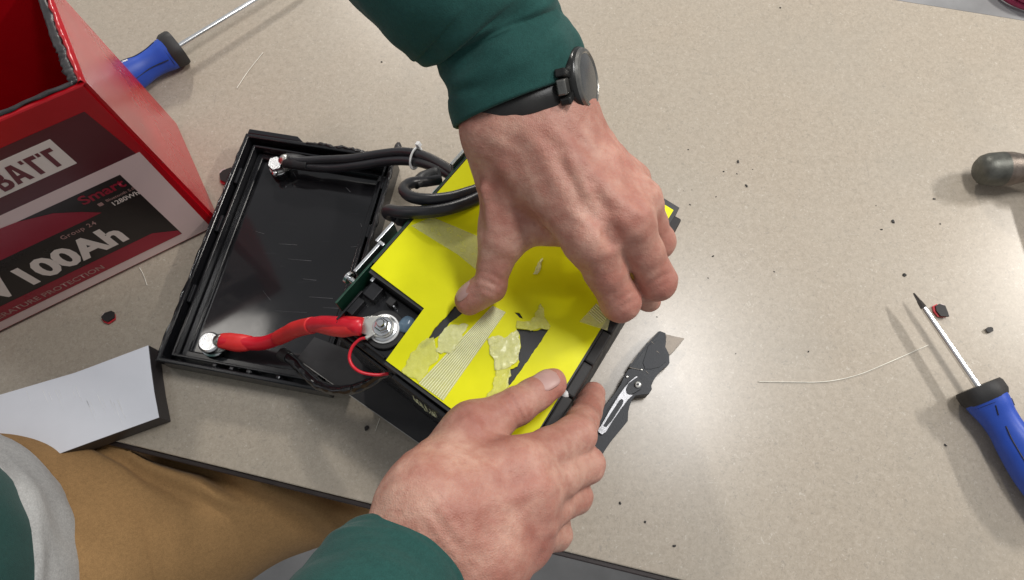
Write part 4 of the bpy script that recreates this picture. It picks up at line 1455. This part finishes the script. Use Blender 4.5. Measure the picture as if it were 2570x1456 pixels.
# ---- hammer
ha, hb = at(2462, 426, 0.021), at(2650, 420, 0.026)
M = axes(ha, hb - ha)
hm = thing('hammer', 'rusty steel hammer head lying at the far side of the bench', 'hammer', Vector((ha.x, ha.y, 0)))
lathe('hammer_face', [(-0.004, 0.004), (-0.003, 0.0105), (0.001, 0.0145), (0.007, 0.0165), (0.020, 0.0172), (0.0205, 0.014)], M, MAT['hammer_face'], hm, 36)
lathe('hammer_head', [(0.0195, 0.0172), (0.028, 0.0168), (0.040, 0.0140), (0.052, 0.0125), (0.060, 0.0135), (0.066, 0.018), (0.100, 0.018), (0.106, 0.013), (0.13, 0.010), (0.15, 0.003)], M, MAT['hammer'], hm, 36)
hd = (hb - ha).normalized()
side = Vector((-hd.y, hd.x, 0))
hs = ha + hd * 0.083
tube('hammer_handle', [hs + side * 0.03, hs - side * 0.05, hs - side * 0.16 + hd * 0.01, hs - side * 0.27 + hd * 0.015], [0.010, 0.011, 0.014, 0.015], MAT['wood'], hm, 40, 16, 1.3)

# ---- white faced panel with black sides at the near left
pz = 0.0210
pp = [at(*p, pz) for p in ((373, 866), (379, 920), (388, 985), (400, 1048), (246, 1104), (60, 1172), (-160, 1250), (-320, 1030), (-160, 1020), (0, 990), (190, 934))]
pn = thing('white_panel', 'curved white faced panel with black sides, between the lid and the trousers', 'panel', Vector((pp[3].x, pp[3].y, 0)))
prism('panel_core', [(p.x, p.y) for p in pp], 0.0006, pz - 0.0008, MAT['panel_side'], pn, 0.0006)
ce = sum((p for p in pp), Vector((0, 0, 0))) / len(pp)
ins = [p + (ce - p).normalized() * 0.0004 for p in pp]
prism('panel_face', [(p.x, p.y) for p in ins], pz - 0.0006, pz, MAT['panel_white'], pn, 0.0002)
bm = bmesh.new()
for k in range(16):
    x0, y0 = random.uniform(60, 300), random.uniform(970, 1010)
    ln = random.uniform(15, 60)
    a_, b_ = at(x0, y0, pz), at(x0 + ln * 0.42, y0 + ln, pz)
    s = Vector(((b_ - a_).y, -(b_ - a_).x, 0)).normalized() * 0.00022
    prism_bm(bm, [a_ - s, b_ - s * 0.2, b_ + s * 0.2, a_ + s], pz + 0.0001, pz + 0.0002)
tag(from_bm('scratch', bm, MAT['mark'], pn), kind='stuff')

# ---- shards and crumbs of cut plastic
def shard(label, x, y, size, rot, seed, tilt=0.1, red=True, name='plastic_chip'):
    c = at(x, y, size * 0.22)
    M = Matrix.Translation(c) @ Matrix.Rotation(rot, 4, 'Z') @ Matrix.Rotation(tilt, 4, 'X')
    rnd = random.Random(seed)
    pts = [(math.cos(a) * size * rnd.uniform(.42, .6), math.sin(a) * size * rnd.uniform(.32, .48)) for a in (0.3, 1.0, 1.9, 2.7, 3.5, 4.4, 5.3)]
    root = thing(name, label, 'plastic chip', Vector((c.x, c.y, 0)))
    bm = bmesh.new(); prism_bm(bm, pts, 0.0, size * 0.14); bm.transform(M); from_bm('black_layer', bm, MAT['crumb'], root)
    if red:
        p2 = [(p[0] * 1.02 - size * 0.06, p[1] * 1.02 - size * 0.10) for p in pts]
        bm = bmesh.new(); prism_bm(bm, p2, -size * 0.14, -0.0001); bm.transform(M); from_bm('red_layer', bm, MAT['chip_red'], root)
        p3 = [(p[0] * 0.5 - size * 0.2, p[1] * 0.6 + size * 0.24) for p in pts]
        bm = bmesh.new(); prism_bm(bm, p3, -size * 0.17, -size * 0.02); bm.transform(M); from_bm('pale_layer', bm, MAT['chip_pale'], root)
    return root


shard('small black and red plastic chip lying alone below the red case', 275, 795, 0.0135, 0.5, 1)
shard('black and red plastic chip beside the screwdriver shaft', 2362, 781, 0.0135, -1.1, 2)
shard('black plastic shard with red end, sticking out beyond the cover rim', 574, 441, 0.020, 0.35, 3, 0.25)
shard('small plain black plastic flake further along from the screwdriver shaft', 2484, 828, 0.0075, 0.3, 4, 0.0, False)
shard('tiny black plastic flake near the knife side of the black sheet', 921, 1075, 0.0050, 0.8, 5, 0.0, False)


def crumb_mesh(seed):
    bm = bmesh.new()
    bmesh.ops.create_icosphere(bm, subdivisions=1, radius=0.5)
    for v in bm.verts:
        v.co *= 1 + 0.7 * noise.noise(v.co * 2.3 + Vector((seed * 3.1, 0, 0)))
        v.co.z = max(v.co.z * 0.6, -0.2)
    me = bpy.data.meshes.new('crumb'); bm.to_mesh(me); bm.free()
    me.materials.append(MAT['crumb'])
    return me


CM = [crumb_mesh(i) for i in range(4)]


def c2(cx, cy): return ((1700 + cx / 2.08) * .9676, (350 + cy / 2.08) * .9676)


spots = [(177, 80, 9), (445, 145, 20), (368, 198, 10), (440, 210, 9), (525, 187, 7), (490, 275, 18), (327, 334, 8), (187, 377, 10), (197, 297, 6), (152, 302, 5), (1190, 382, 6), (1503, 346, 15), (1536, 480, 10),
         (1219, 511, 12), (1280, 468, 20), (1345, 759, 18), (284, 772, 8), (310, 655, 12), (640, 738, 8), (433, 1180, 7), (8, 982, 8), (825, 1170, 10)]
for i, (cx, cy, s) in enumerate(spots):
    p = c2(cx, cy)
    q = at(*p, 0)
    o = bpy.data.objects.new('crumb', CM[i % 4])
    COL.objects.link(o)
    sz = s / 2.08 * .9676 / 2650 * 0.95
    o.scale = (sz * 1.25, sz * 0.8, sz * 0.8)
    o.rotation_euler = (0, 0, i * 1.7)
    o.location = (q.x, q.y, sz * 0.22)
    tag(o, 'tiny dark crumb scattered on the open speckled bench', 'crumb', 'dark crumbs on the bench')
for i, (x, y, s) in enumerate(((958, 156, 6), (1556, 1263, 7), (1619, 1310, 6), (1692, 1370, 8), (2372, 1117, 7), (2268, 690, 9), (1958, 20, 6))):
    q = at(x, y, 0)
    o = bpy.data.objects.new('crumb', CM[i % 4])
    COL.objects.link(o)
    sz = s / 2650
    o.scale = (sz, sz * 0.8, sz * 0.7)
    o.rotation_euler = (0, 0, i * 2.1)
    o.location = (q.x, q.y, sz * 0.2)
    tag(o, 'tiny dark crumb scattered on the open speckled bench', 'crumb', 'dark crumbs on the bench')


def strand(label, pts, r=0.00045):
    o = tube('strand', [at(x, y, 0.0007) for x, y in pts], r * 0.85, MAT['strand'], None, 60, 6)
    return tag(o, label, 'strand')


strand('long thin clear strand curving across the bench to the screwdriver', [(1903, 958), (1980, 959), (2070, 958), (2150, 942), (2230, 910), (2330, 866)])
strand('faint straight clear strand on the bench above the black lid', [(594, 222), (622, 180), (660, 132)], 0.0004)
strand('short bent clear strand on the bench below the red case', [(350, 672), (360, 690), (369, 716)], 0.0004)
strand('short pale strand poking out from under the black sheet', [(953, 1050), (948, 1065), (942, 1082)], 0.00045)

# ================================================================== PERSON
person = thing('person', 'person in green sweatshirt and tan trousers whose two hands grip the yellow topped pack', 'person', at(-150, 1480, -0.3))


def T(p): return (p[0], p[1], p[2])


def W(x, y, z): return tuple(at(x, y, z))


wall_n = Vector((ra.y, -ra.x, 0))                 # outward from the pack's right wall
WALLC = R0w + wall_n * 0.0090


def clear_wall(p, r):
    """push a finger joint out of the pack's right wall if it would enter it"""
    p = Vector(p)
    d = (p - WALLC).dot(wall_n)
    if p.z - r < PZ and d < r: p += wall_n * (r - d)
    return tuple(p)


# ---------------- hand coming from the far side (its thumb on the yellow board)
ti = W(1480, 604, .223), W(1557, 758, .186)
im, ip = ti
tip_i = clear_wall(Vector(ip) + Vector((.003, .004, -.016)), 0.0100)
mm, mp = W(1577, 552, .227), W(1650, 706, .190)
rm, rp_ = W(1602, 506, .214), W(1650, 606, .184)
lm, lp_ = W(1578, 458, .198), W(1612, 536, .176)
hand_far = {
    'palm': [
        (W(1222, 205, .249), W(1254, 322, .238), .0185, .0205, .01),
        (W(1312, 140, .253), W(1398, 282, .242), .0180, .0195, .02),
        (W(1250, 322, .238), W(1398, 282, .242), .0205, .0195, .02),
        (W(1278, 352, .236), im, .0195, .0145, .016),
        (W(1330, 322, .242), mm, .0195, .0140, .016),
        (W(1375, 300, .240), rm, .0190, .0135, .016),
        (W(1405, 298, .232), lm, .0185, .0125, .016),
        (W(1275, 400, .222), W(1262, 600, .195), .0200, .0128, .014),     # thumb base
        (W(1275, 430, .215), W(1430, 520, .205), .0180, .0130, .016),     # web
        (W(1280, 575, .192), W(1445, 580, .200), .0105, .0105, .016),
        (W(1360, 420, .215), W(1540, 480, .20), .022, .016, .016),
    ],
    'fingers': [
        {'j': [W(1258, 560, .198), W(1254, 608, .193), W(1229, 718, .1765), W(1178, 754, .1642)], 'r': [.0124, .0122, .0111, .0104]},
        {'j': [im, ip, tip_i, clear_wall(Vector(ip) + Vector((.000, .006, -.026)), .0085)], 'r': [.0142, .0128, .0112, .0092]},
        {'j': [mm, mp, clear_wall(Vector(mp) + Vector((-.008, .004, -.020)), .0105), clear_wall(Vector(mp) + Vector((-.016, .010, -.034)), .009)], 'r': [.0138, .0125, .0110, .009]},
        {'j': [rm, rp_, clear_wall(Vector(rp_) + Vector((-.006, .002, -.014)), .0105), clear_wall(Vector(rp_) + Vector((-.013, .005, -.020)), .009)], 'r': [.0130, .0118, .0105, .009]},
        {'j': [lm, lp_, clear_wall(Vector(lp_) + Vector((-.008, .000, -.013)), .009)], 'r': [.0118, .0102, .0088]},
    ],
    'ridges': [
        (W(1330, 330, .2570), W(1472, 590, .2330), .0022, .0028, .010),
        (W(1375, 320, .2575), W(1570, 540, .2370), .0022, .0028, .010),
        (W(1410, 310, .2545), W(1596, 495, .2250), .0022, .0026, .010),
        (W(1278, 420, .2395), W(1315, 470, .2300), .0040, .0030, .008),   # thumb tendon
        (W(1215, 480, .226), W(1240, 590, .2045), .0022, .0022, .007),
        (W(1478, 604, .2325), W(1490, 622, .2300), .0052, .0045, .008),
        (W(1576, 552, .2360), W(1588, 572, .2330), .0050, .0045, .008),
        (W(1602, 506, .2235), W(1612, 524, .2210), .0044, .0040, .008),
        (W(1430, 400, .2535), W(1470, 480, .2455), .0010, .0010, .007),
        (W(1470, 480, .2455), W(1505, 545, .2365), .0010, .0009, .007),
        (W(1540, 390, .2390), W(1548, 470, .2400), .0010, .0009, .007),
    ],
    'folds': [
        (W(1233, 712, .188), tuple(Vector((-.35, -.9, 0)).normalized()), .0050, .00055, .0085),
        (W(1558, 752, .1985), tuple(Vector((.5, -.8, 0)).normalized()), .0048, .00045, .0085),
        (W(1651, 702, .2025), tuple(Vector((.45, -.85, 0)).normalized()), .0048, .00045, .0080),
    ],
    'grooves': [
        (W(1530, 588, .2385), W(1542, 612, .2345), .0030, .0026, .007),
        (W(1592, 532, .2360), W(1606, 556, .2320), .0028, .0024, .007),
        (W(1452, 560, .2345), W(1470, 580, .2325), .0018, .0016, .006),
    ],
    'flush': [(im, .015, .45), (mm, .014, .45), (rm, .013, .4), (ip, .016, .55), (mp, .015, .5), (rp_, .014, .45), (W(1180, 752, .166), .016, .6), (tip_i, .013, .5), (W(1570, 380, .235), .022, .3), (W(1440, 250, .245), .02, .25)],
    'crease_shade': [(W(1495, 560, .236), .004, .35), (W(1600, 560, .236), .004, .3)],
}
h1 = build_hand('hand', hand_far, person)
h1['label'] = 'hand reaching down from the far side, thumb on the yellow board'
nail_on(W(1229, 718, .1765), W(1178, 754, .1642),   .80, .0105, Vector((-.60, .38, .72)), .0155, .0150, h1, .0010, .0030, .06)

# ---------------- hand coming from the near side
nim, nip = W(1297, 1172, .196), W(1446, 1092, .164)
ndi = clear_wall(W(1474, 1030, .128), .0105)
nti = clear_wall(W(1482, 984, .110), .0092)
nmm, nmp = W(1325, 1236, .196), W(1470, 1166, .152)
nmd = clear_wall(Vector(nmp) + Vector((.000, .010, -.030)), .010)
nrm_, nrp = W(1325, 1298, .188), W(1440, 1246, .142)
nrd = clear_wall(Vector(nrp) + Vector((.0, .010, -.028)), .010)
nlm, nlp = W(1306, 1356, .176), W(1394, 1340, .132)
nld = Vector(nlp) + Vector((.002, .012, -.024))
n_ = lambda p, dx, dy, dz: tuple(Vector(p) + Vector((dx, dy, dz)))
hand_near = {
    'palm': [
        (W(1005, 1350, .214), W(1062, 1274, .210), .0195, .0205, .01),
        (W(1070, 1450, .208), W(1196, 1402, .198), .0190, .0230, .02),
        (W(1062, 1274, .210), W(1196, 1402, .198), .0205, .0230, .02),
        (W(1080, 1250, .210), nim, .0215, .0155, .016),
        (W(1110, 1290, .212), nmm, .0215, .0148, .016),
        (W(1140, 1340, .206), nrm_, .0215, .0142, .016),
        (W(1180, 1390, .196), nlm, .0210, .0135, .016),
        (W(1098, 1206, .200), W(1185, 1078, .184), .0190, .0148, .014),   # thumb base
        (W(1110, 1190, .196), W(1250, 1180, .188), .0180, .0135, .012),   # web
        (W(1200, 1400, .190), W(1305, 1358, .172), .0220, .0150, .016),
    ],
    'fingers': [
        {'j': [W(1165, 1090, .186), W(1190, 1074, .184), W(1296, 1020, .1745), W(1384, 963, .1640)], 'r': [.0145, .0142, .0118, .0104]},
        {'j': [nim, nip, ndi, nti], 'r': [.0150, .0125, .0104, .0090]},
        {'j': [nmm, nmp, nmd, n_(nmd, -.006, .006, -.016)], 'r': [.0146, .0120, .0105, .009]},
        {'j': [nrm_, nrp, nrd, n_(nrd, -.006, .006, -.016)], 'r': [.0138, .0116, .0100, .009]},
        {'j': [nlm, nlp, tuple(nld)], 'r': [.0128, .0104, .009]},
    ],
    'ridges': [
        (W(1090, 1245, .2310), W(1290, 1168, .2095), .0024, .0030, .008),
        (W(1120, 1285, .2320), W(1318, 1232, .2095), .0024, .0030, .008),
        (W(1150, 1330, .2260), W(1318, 1294, .2010), .0022, .0028, .008),
        (W(1060, 1195, .2180), W(1180, 1075, .1990), .0030, .0030, .008),
        (W(1080, 1300, .2320), W(1180, 1262, .2235), .0011, .0010, .007),
        (W(1180, 1262, .2235), W(1240, 1200, .2125), .0010, .0009, .007),
        (nim[:2] + (nim[2] + .0105,), n_(nim, .004, .003, .0095), .0050, .0045, .008),
        (nmm[:2] + (nmm[2] + .0100,), n_(nmm, .004, .002, .0095), .0048, .0045, .008),
        (nrm_[:2] + (nrm_[2] + .0095,), n_(nrm_, .004, .002, .0090), .0045, .0042, .008),
    ],
    'folds': [
        (W(1294, 1020, .186), tuple(Vector((.82, .5, -.1)).normalized()), .0050, .00060, .0095),
        (W(1446, 1090, .176), tuple(Vector((.8, .5, -.2)).normalized()), .0050, .00045, .0085),
        (W(1190, 1075, .198), tuple(Vector((.82, .5, 0)).normalized()), .0065, .00035, .010),
        (W(1240, 1110, .192), tuple(Vector((.1, 1, 0)).normalized()), .0060, .00045, .010),
        (W(1120, 1330, .232), tuple(Vector((.75, .6, 0)).normalized()), .0075, .00035, .014),
    ],
    'flush': [(nim, .017, .5), (nmm, .016, .5), (nrm_, .016, .45), (nip, .016, .5), (nmp, .015, .4), (W(1384, 963, .166), .014, .55), (W(1296, 1020, .18), .013, .35), (W(1190, 1075, .19), .018, .35), (nti, .014, .5), (W(1330, 1340, .19), .02, .4)],
    'crease_shade': [(W(1255, 1120, .19), .006, .4)],
}
h2 = build_hand('hand', hand_near, person)
h2['label'] = 'hand reaching up from the near side, fingers round the pack side'
nail_on(W(1296, 1020, .1745), W(1384, 963, .1640), .80, .0107, Vector((-.10, .26, 1)), .0170, .0150, h2, .0010, .0026, .04)

# ---------------- clothing
def nz(*a): return noise.noise(Vector(a))


def sleeve_far(u, th):
    f = 0.0035 * nz(u * 7, math.cos(th) * 1.6, math.sin(th) * 1.6) + 0.0016 * nz(u * 16, math.cos(th) * 3 + 5, math.sin(th) * 3)
    return f * min(1, u * 8 + 0.15)


loft('sleeve', [(W(1303, 258, .2420), .0442, .0400), (W(1290, 184, .2510), .0455, .0410), (W(1258, 108, .2600), .0440, .0405), (W(1226, 46, .2700), .0455, .0420), (W(1180, -6, .2800), .0505, .0460), (W(1120, -66, .290), .054, .050),
                (W(1020, -190, .305), .056, .052), (W(900, -380, .32), .058, .055)],
     MAT['green_cloth'], person, 110, 96, sleeve_far, 0.0028, slant=0.008)['label'] = 'green sleeve on the arm from the far side'


def sleeve_near(u, th):
    f = 0.002 * nz(u * 6 + 3, math.cos(th) * 1.5, math.sin(th) * 1.5) + 0.0006 * nz(u * 14, math.cos(th) * 3 + 2, math.sin(th) * 3)
    return f * min(1, u * 8 + 0.1)


loft('sleeve', [(W(1002, 1440, .2080), .0400, .0360), (W(974, 1484, .2180), .0425, .0380), (W(935, 1550, .2320), .0430, .0400), (W(880, 1660, .250), .045, .042), (W(780, 1900, .27), .05, .047), (W(640, 2300, .28), .054, .05)],
     MAT['green_cloth'], person, 90, 96, sleeve_near, 0.0028)['label'] = 'green sleeve on the arm from the near side'


CREASES = [(.14, .05, .016, .007, 0), (.20, .09, .018, .010, .3), (.255, .12, .016, .011, -.1), (.31, .10, .020, .012, .4), (.365, .15, .017, .010, -.3), (.43, .12, .022, .011, .3), (.50, .18, .022, .006, .6)]


def trouser(u, th):
    c, s = math.cos(th), math.sin(th)
    f = 0.009 * nz(u * 3.0, c * 1.1, s * 1.1) + 0.005 * nz(u * 7 + c * 1.5, c * 1.2 + 3, s * 1.2)
    d = (th - math.pi / 2 + math.pi) % (2 * math.pi) - math.pi
    for u0, k, w, amp, d0 in CREASES:
        q = (u - u0 - k * d - 0.02 * nz(d * 2, u0 * 9, 1.0)) / w
        if abs(q) < 3: f += 1.7 * amp * (math.exp(-q * q) - 0.7 * math.exp(-(q - 1.3) ** 2)) * math.exp(-((d - d0) / 1.1) ** 2)
    return f


loft('trousers', [(W(1010, 1085, -.175), .045, .06), (W(930, 1135, -.160), .056, .07), (W(820, 1190, -.140), .066, .074), (W(690, 1228, -.114), .072, .078), (W(540, 1292, -.093), .081, .083), (W(380, 1356, -.073), .098, .094), (W(200, 1414, -.046), .118, .108), (W(0, 1440, -.030), .128, .115), (W(-260, 1490, -.03), .14, .12)],
     MAT['tan_cloth'], person, 150, 120, trouser, 0.003)


def shirt(u, th): return 0.005 * nz(u * 3, math.cos(th) * 2.2, math.sin(th) * 2.2 + 3) + 0.002 * nz(u * 5, math.cos(th) * 6, math.sin(th) * 6)


loft('shirt', [(W(-400, 1600, .062), .162, .158), (W(-450, 1608, .08), .162, .158), (W(-540, 1620, .105), .158, .155)], MAT['grey_cloth'], person, 30, 120, shirt, 0.002, Vector((1, 0, 0)))
loft('sweatshirt', [(W(-560, 1622, .106), .150, .147), (W(-640, 1634, .13), .160, .157), (W(-1017, 1691, .20), .165, .16), (W(-3596, 2070, .40), .165, .16)], MAT['green_cloth'], person, 40, 120, shirt, 0.003, Vector((1, 0, 0)))

# ---------------- watch on the far wrist
wc = Vector(W(1442, 205, .2585))
waxis = Vector((0.88, -0.12, 0.44)).normalized()
fdir = (Vector(W(1320, 300, .24)) - Vector(W(1225, 20, .281))).normalized()
wt = thing('wristwatch', 'black round wristwatch on the wrist just outside the green cuff', 'wristwatch', wc)
wc = wc + waxis * 0.0045
WM = axes(wc, waxis, fdir)
lathe('watch_case', [(-0.006, 0.0165), (-0.0045, 0.0190), (0.001, 0.0198), (0.0030, 0.0190), (0.0042, 0.0172)], WM, MAT['watch_case'], wt, 48)
lathe('bezel', [(0.0032, 0.0186), (0.0050, 0.0178), (0.0056, 0.0160), (0.0046, 0.0148)], WM, MAT['watch_steel'], wt, 48)
lathe('watch_glass', [(0.0040, 0.0152), (0.0049, 0.0150), (0.0054, 0.0120)], WM, MAT['watch_glass'], wt, 48)
for a in (0.75, -0.75):
    lathe('button', [(0.0170, 0.0020), (0.0212, 0.0020), (0.0222, 0.0016)], WM @ Matrix.Rotation(a, 4, 'Z') @ Matrix.Rotation(math.pi / 2, 4, 'Y'), MAT['watch_steel'], wt, 14)
for a in (math.pi / 2 - 0.32, math.pi / 2 + 0.32, -math.pi / 2 - 0.32, -math.pi / 2 + 0.32):
    box('strap_lug', WM @ Matrix.Rotation(a, 4, 'Z'), (0.012, 0.005, 0.007), (0.0215, 0, -0.003), MAT['watch_case'], wt, 0.0012)
for a in (math.pi / 2, -math.pi / 2):
    box('strap_link', WM @ Matrix.Rotation(a, 4, 'Z'), (0.008, 0.0095, 0.006), (0.0235, 0, -0.0035), MAT['watch_steel'], wt, 0.0012)
# strap: flat band round the wrist
sc_ = (Vector(W(1254, 300, .242)) + Vector(W(1390, 258, .244))) / 2
s1_ = (Vector(W(1385, 262, .244)) - Vector(W(1250, 300, .240))).normalized()
s2_ = fdir.cross(s1_).normalized()
bm = bmesh.new()
NS = 72
R4 = []
for k in range(NS):
    a = 2 * math.pi * k / NS
    o_ = sc_ + s1_ * math.cos(a) * 0.0392 + s2_ * math.sin(a) * 0.0282
    d_ = (s1_ * math.cos(a) + s2_ * math.sin(a)).normalized()
    R4.append([bm.verts.new(o_ - fdir * 0.013), bm.verts.new(o_ - fdir * 0.012 + d_ * 0.0018), bm.verts.new(o_ + fdir * 0.001 + d_ * 0.0016), bm.verts.new(o_ + fdir * 0.002)])
for k in range(NS):
    m = (k + 1) % NS
    for q in range(4):
        r = (q + 1) % 4
        bm.faces.new((R4[k][q], R4[m][q], R4[m][r], R4[k][r]))
from_bm('strap', bm, MAT['strap'], wt, True)
